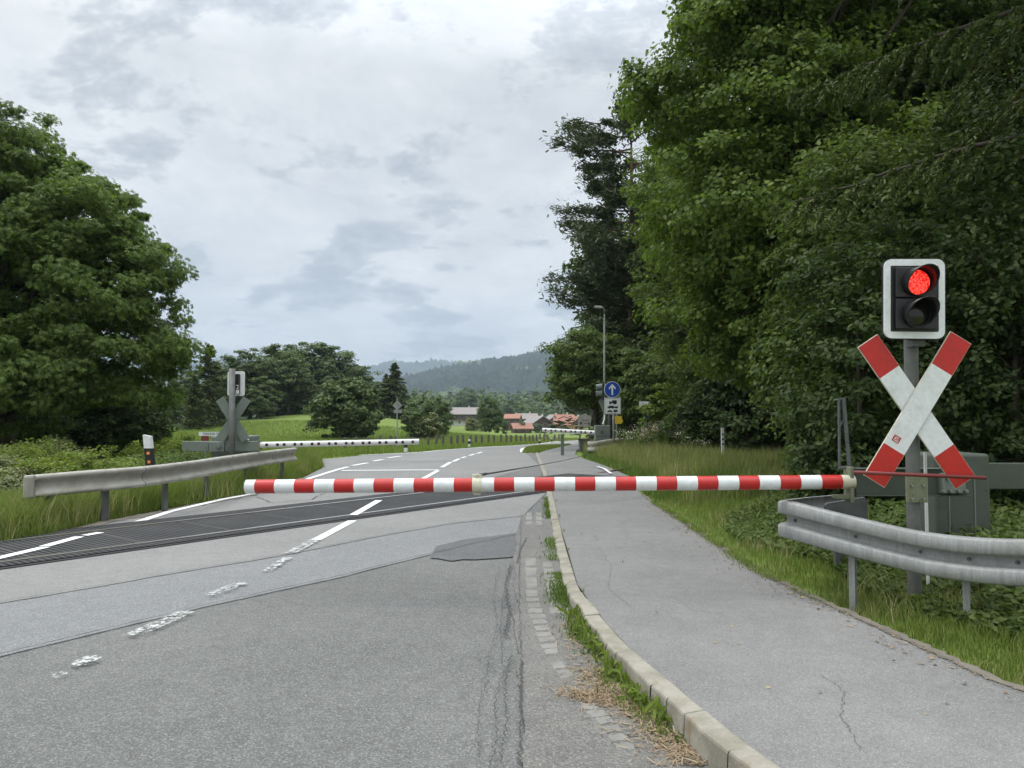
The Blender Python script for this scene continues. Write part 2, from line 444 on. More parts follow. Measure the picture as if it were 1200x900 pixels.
# ------------------------------------------------------------------ terrain
def axis(segs):
    out = []
    for a, b, n in segs: out += list(np.linspace(a, b, n, endpoint=False))
    return np.array(out+[segs[-1][1]])
xs = axis([(-4200,-300,20),(-300,-60,30),(-60,-12,48),(-12,12,96),(12,60,48),(60,300,30),(300,4200,20)])
ys = axis([(-30,0,10),(0,30,110),(30,80,70),(80,250,68),(250,5050,40)])
X, Y = np.meshgrid(xs, ys)
Z = H(X, Y)-.035
V = np.stack([X.ravel(), Y.ravel(), Z.ravel()], 1); nx = len(xs)
i = (np.arange(len(ys)-1)[:,None]*nx+np.arange(nx-1)[None]).ravel()
F = np.stack([i, i+1, i+1+nx, i+nx], 1)
g = fast_mesh('ground', V, F, M['ground']); g['kind'] = 'structure'
g.data.polygons.foreach_set('use_smooth', [True]*len(g.data.polygons))

def loft(name, pairs, off, m, seg=8, cross=14, jit=0, kind='structure', sw=None):
    """pairs: [(left (x,y), right (x,y))]; a sheet draped on the terrain"""
    rows = []
    for k in range(len(pairs)-1):
        a, b = pairs[k], pairs[k+1]
        for s in range(seg):
            t = s/seg; rows.append((a[0][0]*(1-t)+b[0][0]*t, a[0][1]*(1-t)+b[0][1]*t, a[1][0]*(1-t)+b[1][0]*t, a[1][1]*(1-t)+b[1][1]*t))
    rows.append((pairs[-1][0][0], pairs[-1][0][1], pairs[-1][1][0], pairs[-1][1][1]))
    rows = np.array(rows); t = np.linspace(0, 1, cross+1)
    x = rows[:,0:1]*(1-t)+rows[:,2:3]*t; y = rows[:,1:2]*(1-t)+rows[:,3:4]*t
    if jit:
        jr = np.random.default_rng(3); x[:,0] += jr.normal(size=len(x))*jit; x[:,-1] += jr.normal(size=len(x))*jit
    z = H(x, y)+off+(sw(x, y) if sw else 0)
    V = np.stack([x.ravel(), y.ravel(), z.ravel()], 1); n = cross+1
    i = (np.arange(len(rows)-1)[:,None]*n+np.arange(cross)[None]).ravel()
    F = np.stack([i, i+1, i+1+n, i+n], 1)
    o = fast_mesh(name, V, F, m); o['kind'] = kind
    o.data.polygons.foreach_set('use_smooth', [True]*len(o.data.polygons))
    return o
def gp(px, py, off=0): p = G(px, py, off); return (p.x, p.y)
KL = [(849,905),(800,843),(760,807),(739,790),(705,751),(680,722),(663,685),(647,615),(640,580),(637,563),(635,553),(631,541),(627,530.7)]
KR = [(912,902),(824,834),(789,804),(743,765),(712,732),(695,711),(677,685),(656,615),(648,580),(643,563),(640,553),(635,541),(630.5,530.7)]
def kp(px, py):
    p = flat(px, py, .05)
    for _ in range(8): p = flat(px, py, float(SW(p.x, p.y)))
    return (p.x, p.y)
_k = [(2.05,.3),(1.38,2.35)]+[kp(*q) for q in KR]
def cr2(pts, per=8):
    Q = [np.array(p) for p in pts]; Q = [2*Q[0]-Q[1]]+Q+[2*Q[-1]-Q[-2]]; out = []
    for k in range(len(Q)-3):
        a, b, c, d = Q[k:k+4]
        for j in range(per):
            u = j/per; out.append(.5*((2*b)+(c-a)*u+(2*a-5*b+4*c-d)*u*u+(3*b-a-3*c+d)*u**3))
    return out+[Q[-2]]
_kr = np.array(cr2(_k)); _t = np.gradient(_kr, axis=0); _t /= np.linalg.norm(_t, axis=1)[:,None]
kerbR = [tuple(p) for p in _kr]; kerbL = [tuple(p) for p in _kr+np.stack([-_t[:,1], _t[:,0]], 1)*.112]
kly = np.array([p[1] for p in kerbL]); klx = np.array([p[0] for p in kerbL])
road_pairs = [((-7.2,-6),(3.4,-6)),((-7.0,.3),(1.75,.3)),((-6.9,3.3),(float(np.interp(3.3,kly,klx))+.03,3.3)),
  ((-6.7,6.6),(float(np.interp(6.6,kly,klx))+.03,6.6)),
  ((gp(0,637)[0]-.5,9.1),(float(np.interp(9.9,kly,klx))+.03,9.9)),
  (gp(60,627),(float(np.interp(11.5,kly,klx))+.03,11.5)),(gp(120,612),(float(np.interp(13.6,kly,klx))+.03,13.6)),
  (gp(200,597),(float(np.interp(15.6,kly,klx))+.03,15.6)),(gp(288,580),gp(636,563)),(gp(355,560),gp(633,545)),(gp(381,547),gp(629.5,536)),
  (gp(376,538.5),gp(626,531)),(gp(430,533.5),gp(616,528)),(gp(493,529.7),gp(615,525.5)),(gp(563,523.9),gp(619,524)),(gp(600,522.2),gp(626,522.8)),
  (gp(630,520),gp(645,521.5)),(gp(655,516.5),gp(669,520.8)),(gp(690,513),gp(712,519)),(gp(760,511),gp(780,514))]
road = loft('road', road_pairs, 0.0, M['asphalt'], 8, 20)
# footway with its own surfacing
walk_pairs = [((2.1,.5),(4.3,.5)),((1.42,2.45),(3.4,2.3)),(kp(912,902),(3.0,3.25)),(kp(824,834),kp(1170,800)),(kp(789,804),kp(1080,758)),(kp(743,765),kp(1002,723)),
  (kp(712,732),kp(948,698)),(kp(695,711),kp(920,684)),(kp(677,685),kp(888,670)),(kp(667,650),kp(840,638)),(kp(656,615),kp(800,611)),(kp(648,580),kp(752,580)),
  (kp(643,563),gp(744,569)),(kp(640,553),gp(736,558)),(kp(635,541),gp(712,547)),(kp(630,531),gp(684,538)),(gp(640,528),gp(674,533)),(gp(655,524.5),gp(676,528)),(gp(668,521.5),gp(690,523.5)),(gp(682,518),gp(705,519))]
walk = loft('footpath', walk_pairs, 0.0, M['asphalt_walk'], 8, 10, 0, sw=SW)
# kerb: granite stones laid end to end, one run
def kerb_run():
    rng = random.Random(5)
    n = len(kerbL); seg = []
    acc = [0]
    for k in range(1, n): acc.append(acc[-1]+math.dist(kerbR[k], kerbR[k-1]))
    def at(s):
        a = (np.interp(s, acc, [p[0] for p in kerbL]), np.interp(s, acc, [p[1] for p in kerbL]))
        b = (np.interp(s, acc, [p[0] for p in kerbR]), np.interp(s, acc, [p[1] for p in kerbR]))
        return a, b
    mb = MB(); s = 0.0
    while s < acc[-1]:
        L = rng.uniform(.75, 1.05); e = min(s+L-.012, acc[-1]); dz = rng.uniform(-.004, .006); tw = rng.uniform(-.005, .005)
        k = 5
        for j in range(k):
            q = []
            for t in (s+(e-s)*j/k, s+(e-s)*(j+1)/k):
                a, b = at(t); w = .008*math.sin(t*9)+rng.uniform(-.003,.003)
                za = float(SW(a[0], a[1]))+.014+dz
                q.append(((a[0]+w+tw, a[1], za-.004), (b[0]+tw, b[1], za+.004), (a[0]+w+tw-.012, a[1], -.06), (b[0]+tw, b[1], -.06)))
            A, B = q
            mb.add([A[0],A[1],B[1],B[0],A[2],A[3],B[3],B[2]], [(0,1,2,3),(0,3,7,4),(1,5,6,2)]+([(0,4,5,1)] if j == 0 else [])+([(3,2,6,7)] if j == k-1 else []))
        s = s+L
    o = mb.build('kerb', M['kerb'])
    bm = bmesh.new(); bm.from_mesh(o.data); bmesh.ops.remove_doubles(bm, verts=bm.verts, dist=.0025)
    bmesh.ops.recalc_face_normals(bm, faces=bm.faces); bm.to_mesh(o.data); bm.free()
    md = o.modifiers.new('bevel', 'BEVEL'); md.width = .014; md.segments = 2; md.limit_method = 'ANGLE'; md.angle_limit = R(40)
    o['kind'] = 'structure'; return o
kerb_run()
# asphalt bands: outlines followed as seen, laid as sheets on the road
def seam(pts, n=60, amp=.03, seed=1):
    rr = np.random.default_rng(seed); w = np.array([gp(*p) for p in pts])
    t = np.linspace(0, len(w)-1, n); x = np.interp(t, range(len(w)), w[:,0]); y = np.interp(t, range(len(w)), w[:,1])
    j = np.convolve(rr.normal(size=n+6), np.ones(4)/4, 'same')[3:3+n]*amp
    return np.stack([x, y+j], 1)
def sheet_between(name, A, B, off, m, cross=6):
    pairs = [(tuple(a), tuple(b)) for a, b in zip(A, B)]
    return loft(name, pairs, off, m, 1, cross)
seam2 = seam([(-120,800),(0,770),(133,738),(240,712),(330,692),(400,677),(505,650),(560,637),(604,628)], 80, .02, 2)
seam1 = seam([(-120,735),(0,708),(95,692),(190,675),(330,652),(440,630),(530,614),(613,605)], 80, .018, 4)
sheet_between('road_band', seam2, seam1+np.array((0,.05)), .004, M['asphalt_band'], 8)
# railway: straight track crossing at a skew
RD = Vector((5.86, 7.62, 0)).normalized(); RN = Vector((-RD.y, RD.x, 0))
RA = flat(0, 662); 
def rp(s, w): p = RA+RD*s+RN*w; return (p.x, p.y)      # s along, w across from the near rail
Smax = (flat(640,576)-RA).length
# warm worn sheet from seam 1 to the near rail
top = np.array([rp(s, -.32) for s in np.linspace(-3, Smax-.2, 80)])
sheet_between('road_worn_strip', seam1, top, .008, M['asphalt_far'], 8)
# beyond the track the carriageway is lighter
def xr(y): return float(np.interp(y, kly, klx))+.03
far_pairs = [(rp(.6, 1.95), rp(.9, 1.95))]
far_L = [rp(3,1.95)]
fp = []
Lpts = [gp(60,627),gp(120,612),gp(200,597),gp(288,580),gp(355,560),gp(381,547),gp(376,538.5),gp(430,533.5),gp(493,529.7),gp(563,523.9),gp(600,522.2),gp(630,520),gp(655,516.5),gp(690,513),gp(760,511)]
Rpts = [rp(3.4,1.9),rp(5,1.9),rp(7,1.9),rp(9,1.9),gp(631,545),gp(622,536),gp(615,530),gp(614,527),gp(615,525.5),gp(619,524),gp(626,522.8),gp(645,521.5),gp(669,520.8),gp(712,519),gp(780,514)]
Rpts[3] = rp(Smax-.3,1.9)
loft('road_far_surface', list(zip(Lpts, Rpts)), .004, M['asphalt_far'], 8, 16)
# dark repair patch
pa = seam([(505,655),(510,642),(545,633),(600,626),(614,624)], 30, .05, 8); pb = seam([(505,655),(530,658),(560,657),(600,654),(625,650)], 30, .04, 9)
sheet_between('road_patch', pa, pb, .012, M['asphalt_patch'], 4)
# worn strip beside the kerb
ea = seam([(612,905),(611,860),(609,790),(606,740),(604,700),(603,655),(606,625),(612,604)], 60, .0, 8)
ea[:,0] += np.convolve(np.random.default_rng(4).normal(size=66), np.ones(4)/4, 'same')[3:63]*.03
eb = np.array([(float(np.interp(y, kly, klx))+.0, y) for y in ea[:,1]])
sheet_between('road_edge_strip', ea, eb, .016, M['asphalt_edge'], 6)

def ribbon(mb, pts, w, off, jit=0, seed=0, n=None, taper=False, mi=0):
    rr = random.Random(seed); pts = [Vector((p[0], p[1], 0)) for p in pts]
    if n:
        tt = np.linspace(0, len(pts)-1, n); pts = [pts[int(t)].lerp(pts[min(int(t)+1, len(pts)-1)], t-int(t))+Vector((rr.gauss(0,jit), rr.gauss(0,jit), 0)) for t in tt]
    vs = []
    for i, p in enumerate(pts):
        d = (pts[min(i+1, len(pts)-1)]-pts[max(i-1, 0)]).normalized(); s = Vector((d.y, -d.x, 0))
        ww = w*(rr.uniform(.5, 1.5) if jit else 1)*(.25+math.sin(math.pi*i/(len(pts)-1)) if taper else 1)
        for k in (-1, 1):
            q = p+s*ww*.5*k; vs.append((q.x, q.y, float(H(q.x, q.y))+off))
    mb.add(vs, [(2*i, 2*i+1, 2*i+3, 2*i+2) for i in range(len(pts)-1)], mi)
mb = MB()
ribbon(mb, [tuple(p) for p in seam2], .012, .0235, .003, 1)
ribbon(mb, [tuple(p) for p in seam1], .008, .0235, .003, 2)
for i, (pts, w) in enumerate([([(598,664),(592,690),(597,720),(592,750)], .014), ([(590,700),(586,740),(590,790),(580,830),(583,870),(572,905)], .005),
    ([(600,770),(592,800),(593,850),(586,900)], .006), ([(611,780),(611,830),(609,905)], .009), ([(585,668),(578,700),(583,735),(573,775),(568,815)], .0035), ([(617,632),(610,646),(606,662)], .008),
    ([(611,600),(609,640),(608,700),(611,780)], .004),([(565,815),(560,850),(562,900)], .0035)]):
    ribbon(mb, [gp(*p) for p in pts], w,   .0255, .006 if w < .01 else .008, i+5, 90)
mb.build('road_cracks', M['crack'])['kind'] = 'structure'
mb = MB()
ribbon(mb, [gp(414,541.8),(gp(524,541.3))], .07, .014, .002, 2, 20); ribbon(mb, [gp(430,533.8),gp(600,533)], .06, .014, .002, 2, 20)
ribbon(mb, [gp(301,583),gp(320,590),gp(365,586),gp(380,578)], .02, .014, .01, 3, 30)
ribbon(mb, [kp(648,592),gp(700,588,.03),gp(752,583,.03)], .02, .05, .004, 3, 30)
def ribbon_sw(mb, pts, w, jit, seed, n):
    k0 = len(mb.v); ribbon(mb, pts, w, .0, jit, seed, n)
    for i in range(k0, len(mb.v)): v = mb.v[i]; mb.v[i] = (v[0], v[1], v[2]+float(SW(v[0], v[1]))+.003)
for sd, pts in ((11,[(700,640),(716,662),(712,690),(740,712)]),(12,[(1010,880),(985,840),(990,810),(960,790)]),(13,[(790,700),(812,716),(850,720)])):
    ribbon_sw(mb, [kp(*p) for p in pts], .003, .006, sd, 60)
mb.build('asphalt_joints', M['crack_soft'])['kind'] = 'structure'

# painted markings
def rag(mb, pts, off, seed, amp):
    """ragged worn blob outline"""
    rr = random.Random(seed); w = [Vector((*gp(*p), 0)) for p in pts]; out = []
    for i in range(len(w)):
        a, b = w[i], w[(i+1) % len(w)]; k = max(2, int((b-a).length/.03))
        for j in range(k): out.append(a.lerp(b, j/k)+Vector((rr.gauss(0,amp), rr.gauss(0,amp), 0)))
    mb.add([(p.x, p.y, float(H(p.x,p.y))+off) for p in out], [tuple(range(len(out)))])
mb = MB()
def stripe(a, b, w, off=.014): ribbon(mb, [gp(*a), gp(*b)], w, off, 0, 0, 12)
stripe((466,577.5),(446,590),.13); stripe((444,588.5),(414,606),.13,.035)
stripe((413,611),(370,634),.13)
stripe((513,552),(486,567),.13); stripe((528,542),(518,548),.13); stripe((538,538),(531,541.3),.13)
for a, b in (((546,535.5),(541,537)),((556,532.3),(550,534.2)),((565,530),(559,531.8))): stripe(a, b, .12)
stripe((400,551.8),(514,551.2),.22)
# left edge line, swinging away beyond the track
ribbon(mb, [gp(360,562),gp(385,554),gp(398,550),gp(408,547.5)], .14, .014, 0, 0, 16)
stripe((413,546),(431,542.8),.16); stripe((437,541),(449,538.8),.15); stripe((455,537),(470,534.8),.15)
ribbon(mb, [gp(301,578.5),gp(262,585.5),gp(200,600),(gp(160,613)),gp(131,622.5)], .14, .014, 0, 0, 30)
ribbon(mb, [gp(288,581),gp(320,573),gp(358,563)], .14, .014, 0, 0, 10)
ribbon(mb, [gp(118,627),gp(99,630.5)], .12, .035, 0, 0, 6)
ribbon(mb, [gp(93,632),gp(52,643.5)], .13, .035, 0, 0, 6); ribbon(mb, [gp(53,644.3),gp(0,657),gp(-30,664)], .13, .035, 0, 0, 8)
ribbon(mb, [gp(612,530),gp(611,527.5),gp(613,525.5),gp(618,524)], .16, .014, 0, 0, 10)
ribbon(mb, [gp(700,548.5),gp(708,551),gp(716,557)], .08, .05, 0, 0, 10)
ribbon(mb, [gp(420,533.8),gp(493,530.4),gp(563,524.6),gp(600,522.8),gp(630,520.6),gp(655,517.3)], .14, .014, 0, 0, 30)
mb.build('road_markings', M['line'])['kind'] = 'structure'
mb = MB()
for a_, b_, w_ in (((372,633.5),(340,650.5),.14),((338,656),(312,672),.10),((284,686),(245,700.5),.13),((219,720),(155,749),.14),((113,773),(88,785),.12),((76,793),(62,799),.08)):
    ribbon(mb, [gp(*a_), gp(*b_)], w_, .0275, 0, 0, 12)
mb.build('worn_road_markings', M['worn'])['kind'] = 'structure'

# settstone gutter
def setts():
    rng = random.Random(3); mb = MB()
    def col(pl, pr, n):
        PL = np.array([gp(*p) for p in pl]); PR = np.array([gp(*p) for p in pr])
        for k in range(n):
            t0 = k/n*(len(PL)-1); t1 = (k+1)/n*(len(PL)-1)
            f = lambda A, t: np.array([np.interp(t, range(len(A)), A[:,0]), np.interp(t, range(len(A)), A[:,1])])
            a, b, c, d = f(PL, t0), f(PR, t0), f(PR, t1), f(PL, t1)
            cen = (a+b+c+d)/4; h = .021+rng.uniform(-.004,.004); q = []
            for p in (a, (a*2+b)/3, (a+b*2)/3, b, c, (c*2+d)/3, (c+d*2)/3, d):
                v = cen+(p-cen)*rng.uniform(.70, .93)+np.array((rng.uniform(-.006,.006),rng.uniform(-.006,.006))); q.append(v)
            top = [(v[0], v[1], h) for v in [cen+(v-cen)*.88 for v in q]]; mid = [(v[0], v[1], h-.008) for v in q]; bot = [(v[0], v[1], 0) for v in q]
            vs = top+mid+bot; n8 = 8; fs = [tuple(reversed(range(8)))]
            for i in range(8):
                j = (i+1) % 8; fs += [(i, j, 8+j, 8+i), (8+i, 8+j, 16+j, 16+i)]
            mb.add(vs, fs)
    col([(614,655),(614,700),(617,722),(625,747),(638,772)], [(629,655),(633,700),(640,722),(651,745),(658,770)], 14)
    col([(634,660),(638,692),(644,722)], [(648,660),(655,692),(662,722)], 8)
    col([(616,601),(615,617)], [(624,601),(625,617)], 3); col([(627,601),(627,617)], [(636,602),(637,617)], 3)
    col([(676,828),(700,856),(722,884)], [(700,826),(726,852),(752,884)], 6); col([(641,778),(655,800)], [(660,776),(676,798)], 2)
    o = mb.build('cobblestone_gutter', M['sett'], smooth=False); o['kind'] = 'structure'
setts()
# level crossing panels and rails
def crossing():
    def sheet(name, s0, s1, w0, w1, off, m, ns=40):
        V = []; F = []; UV = []
        for i in range(ns+1):
            s = s0+(s1-s0)*i/ns
            for w in (w0, w1):
                x, y = rp(s, w); V.append((x, y, float(H(x, y))+off)); UV.append((s, w))
        for i in range(ns): F.append((2*i, 2*i+1, 2*i+3, 2*i+2))
        me = bpy.data.meshes.new(name); me.from_pydata(V, [], F); me.materials.append(m)
        u = me.uv_layers.new(name='uv')
        for p in me.polygons:
            for li, vi in zip(p.loop_indices, p.vertices): u.data[li].uv = UV[vi]
        o = bpy.data.objects.new(name, me); COL.objects.link(o); o['kind'] = 'structure'
        bm = bmesh.new(); bm.from_mesh(me); bmesh.ops.recalc_face_normals(bm, faces=bm.faces)
        for f in bm.faces:
            if f.normal.z < 0: f.normal_flip()
        bm.to_mesh(me); bm.free(); return o
    S1 = Smax+4.0
    sheet('crossing_bed', -4, S1, -.34, 1.98, .018, M['blackm'])
    sheet('crossing_panel', -4, S1, .07, 1.40, .0275, M['rubber'])
    sheet('crossing_panel', -4, S1, -.26, -.06, .0275, M['rubber'])
    sheet('crossing_panel', -4, S1, 1.56, 1.92, .0275, M['rubber'])
    tr = empty('railway_rails', on(*rp(10, .7)), 'pair of steel rails of the single railway track crossing the road at a skew', 'railway track')
    for w in (0, 1.47):
        mb = MB(); a = rp(-14, w); b = rp(S1, w); c = rp(95, w)
        path = [(a[0],a[1],.0), (b[0],b[1],.0)]
        mb.sweep(path, [(-.036,-.12),(-.036,.034),(.036,.034),(.036,-.12)], 0, True)
        q = []
        for i in range(24):
            s = S1+(95-S1)*i/23; x, y = rp(s, w); q.append((x, y, float(H(x,y))-.10*(1-i/6 if i < 6 else 0)))
        mb.sweep(q, [(-.07,-.0),(-.012,.02),(-.012,.05),(-.036,.055),(-.036,.085),(.036,.085),(.036,.055),(.012,.05),(.012,.02),(.07,0)], 1, True)
        mb.build('rail', [M['rail'], M['rail_rust']], tr, world=True)
    # sleepers and ballast outside the road
    V = []; 
    sheet('ballast', S1+5, 95, -.9, 2.4, .03, M['soil'], 60)
    sheet('ballast', -14, -4, -.9, 2.4, .0, M['soil'], 10)
crossing()
mb = MB()
for k in range(-3, 11):
    ribbon(mb, [rp(k*1.2+.3, .08), rp(k*1.2+.3, 1.39)], .008, .031, 0, 0, 6)
mb.build('panel_joints', M['sett'])['kind'] = 'structure'
# gravel margin where the asphalt meets the verge
def margin(name, pts, w, off, seed):
    mb = MB(); rr = random.Random(seed); n = 140; w0 = np.array(pts); t = np.linspace(0, len(w0)-1, n)
    x = np.interp(t, range(len(w0)), w0[:,0]); y = np.interp(t, range(len(w0)), w0[:,1]); vs = []
    for i in range(n):
        d = Vector((x[min(i+1,n-1)]-x[max(i-1,0)], y[min(i+1,n-1)]-y[max(i-1,0)], 0)).normalized(); s = Vector((d.y,-d.x,0))
        a = Vector((x[i],y[i],0))-s*(w*rr.uniform(.2,.8)); b = Vector((x[i],y[i],0))+s*w*rr.uniform(.6,1.5)
        for q in (a, b): vs.append((q.x, q.y, float(H(q.x,q.y))+off(q.x,q.y)))
    mb.add(vs, [(2*i,2*i+1,2*i+3,2*i+2) for i in range(n-1)])
    mb.build(name, M['soil'])['kind'] = 'structure'
margin('gravel_margin', [(4.2,.5),(3.4,2.4)]+[kp(x,y) for x,y in EDGE_PX[:9]], .05, lambda x,y: float(SW(x,y))+.006, 1)
margin('gravel_margin', [gp(-60,652),gp(0,638),gp(60,627.5),gp(120,612.5),gp(200,597.5),gp(288,580.5),gp(355,560.5)], .16, lambda x,y: .012, 2)

# ------------------------------------------------------------------ hills and mountains
def ridge(name, prof, D, depth, m, y0f, namp, seed, nx=500, ny=60):
    px = np.array([p[0] for p in prof]); py = np.array([p[1] for p in prof])
    u = np.linspace(px[0], px[-1], nx); top = np.interp(u, px, py)
    rr = np.random.default_rng(seed)
    x = (u-600)/FPX*D; zt = CAMZ+(487-top)/FPX*D
    t = np.linspace(0, 1.25, ny)
    X = x[None]*(1+0*t[:,None]); Yg = D-depth+depth*t[:,None]+0*X
    prof_t = np.where(t <= 1, sm(-.02, 1.02, t)**.85, 1-(t-1)*.7)[:,None]
    Z = -9+(zt[None]+9)*prof_t
    def fb(X, Y, s):
        z = 0
        for k in range(5):
            a = rr.uniform(0, 6.28, 3); f = s*1.9**k
            z = z+(np.sin(X*f+a[0]+1.7*np.sin(Y*f*.8+a[2]))*np.cos(Y*f*1.1+a[1]))/1.6**k
        return z
    Z = Z+fb(X, Yg, 2*math.pi/(D*.5))*namp*zt.mean()*.5*np.clip(prof_t*(1.15-prof_t)*3, 0, 1)
    Z = Z+rr.normal(size=Z.shape)*D*.0022*np.clip(prof_t*3, 0, 1)
    V = np.stack([X.ravel(), Yg.ravel(), Z.ravel()], 1)
    i = (np.arange(ny-1)[:,None]*nx+np.arange(nx-1)[None]).ravel()
    o = fast_mesh(name, V, np.stack([i,i+1,i+1+nx,i+nx],1), m); o['kind'] = 'structure'
    return o
def hillmat(name, meadow, sc_):
    m = mat(name, (.03,.05,.02), .95, spec=.05); t = NT(m)
    a = t.noise(sc_, 5, .6, dist=.6); b = t.noise(sc_*9, 5, .7); c = t.noise(sc_*60, 3, .7)
    col = t.ramp(b, [(.40, (.004,.012,.010)), (.58, (.09,.14,.06))])
    col = t.mix(.4, col, t.ramp(c, [(.35, (.004,.012,.006)), (.65, (.07,.10,.045))]))
    k = t.ramp(a, [(meadow, (0,0,0)), (meadow+.02, (1,1,1))])
    col = t.mix(k, col, (.20,.27,.10))
    t.l(col, t.b.inputs['Base Color']); t.bump(c, 1.0, 20)
    return m
ridge('wooded_hill', [(250,500),(330,484),(400,470),(452,454),(475,447),(500,440),(545,429),(560,426),(577,423),(595,420.5),(610,418.7),(633,413),(670,404),(720,396),(800,392),(900,400),(1000,415),(1100,430)], 2600, 1500, hillmat('hill_wood', .60, .0042), 0, .10, 5)
ridge('mountain', [(-200,440),(-60,425),(60,414),(160,417),(240,423),(275,424),(330,430),(400,436),(440,432),(465,425.7),(480,427),(493,427.5),(512,424.5),(531,425),(545,428),(600,436),(700,440),(900,440)], 4600, 1600, hillmat('mountain_wood', .62, .0014), 0, .08, 9)
LET = []
# ------------------------------------------------------------------ level crossing equipment
def boom(p0, p1, rad, name, label, npair, first, last, cats='barrier', group=None):
    """p0 free tip, p1 root"""
    root = empty(name, p1, label, cats, group)
    return root
BR = P(985, 564.8, 6.40); BL = P(300.7, 570.2, 6.58); BT = P(289, 570.4, 6.583)
def near_boom():
    root = empty('barrier_boom', (BR.x, BR.y, BR.z), 'lowered red and white striped boom of the near level crossing barrier', 'barrier boom', None)
    ax = (BR-BL).normalized(); L = (BR-BL).length; half = L/29; r = .0605
    mb = MB(); mb.tube([BT, BL], r, 36, 1, False)
    for k in range(29): mb.tube([BL+ax*half*k, BL+ax*half*(k+1)], r, 36, 0 if k % 2 == 0 else 1, False)
    mb.tube([BT-ax*.004, BT], [r*.9, r], 36, 1)
    o = mb.build('boom_tube', [M['red'], M['white']], root, world=True); smooth_by_angle(o, 50)
    mb = MB()
    mb.tube([BR, BR+ax*.11], [.060, .058], 28); mb.build('end_collar', M['cream'], root, world=True, smooth=False)
    c = P(559, 565, 6.5); mb = MB(); c = BL+ax*((c-BL).dot(ax))
    mb.tube([c-ax*.038, c-ax*.030], .072, 32); mb.tube([c+ax*.030, c+ax*.038], .072, 32); mb.tube([c-ax*.030, c+ax*.030], .069, 32)
    mb.box((c.x, c.y, c.z+.078), (.085, .05, .022)); mb.box((c.x, c.y, c.z-.076), (.06, .04, .018)); mb.tube([c+Vector((.0,-.03,.085)), c+Vector((0,.03,.085))], .012, 8)
    mb.build('clamp', M['cream'], root, world=True)
    # stay wire lying slack behind the boom
    e = G(703, 527, .35); pts = []
    a = c+Vector((.03,0,.085))
    for i in range(14):
        t = i/13; q = a.lerp(e, t); q.z -= .10*math.sin(math.pi*t)*.6; pts.append(q)
    mb = MB(); mb.tube(pts[:], [.008]*2+[.0055]*12, 6); mb.tube([a, a.lerp(e, .012)], .012, 8)
    mb.build('stay_wire', M['cable'], root, world=True)
near_boom()

def W_PROF():
    return [(.012,0),(.070,.006),(.080,.016),(.083,.092),(.074,.104),(.022,.116),(.008,.126),(.008,.184),(.022,.194),(.074,.206),(.083,.218),(.080,.294),(.070,.304),(.012,.31)]
    return [(.015,0),(.06,.008),(.078,.03),(.080,.065),(.068,.085),(.02,.118),(.006,.135),(.006,.175),(.02,.192),(.068,.225),(.080,.245),(.078,.28),(.06,.302),(.015,.31)]
def smooth_path(pts, n=60):
    """Catmull-Rom through 3D points"""
    P_ = [Vector(p) for p in pts]; P_ = [P_[0]*2-P_[1]]+P_+[P_[-1]*2-P_[-2]]; out = []
    m = len(P_)-3
    for i in range(n+1):
        t = i/n*m; k = min(int(t), m-1); u = t-k; a, b, c, d = P_[k:k+4]
        out.append(.5*((2*b)+(c-a)*u+(2*a-5*b+4*c-d)*u*u+(3*b-a-3*c+d)*u**3))
    return out
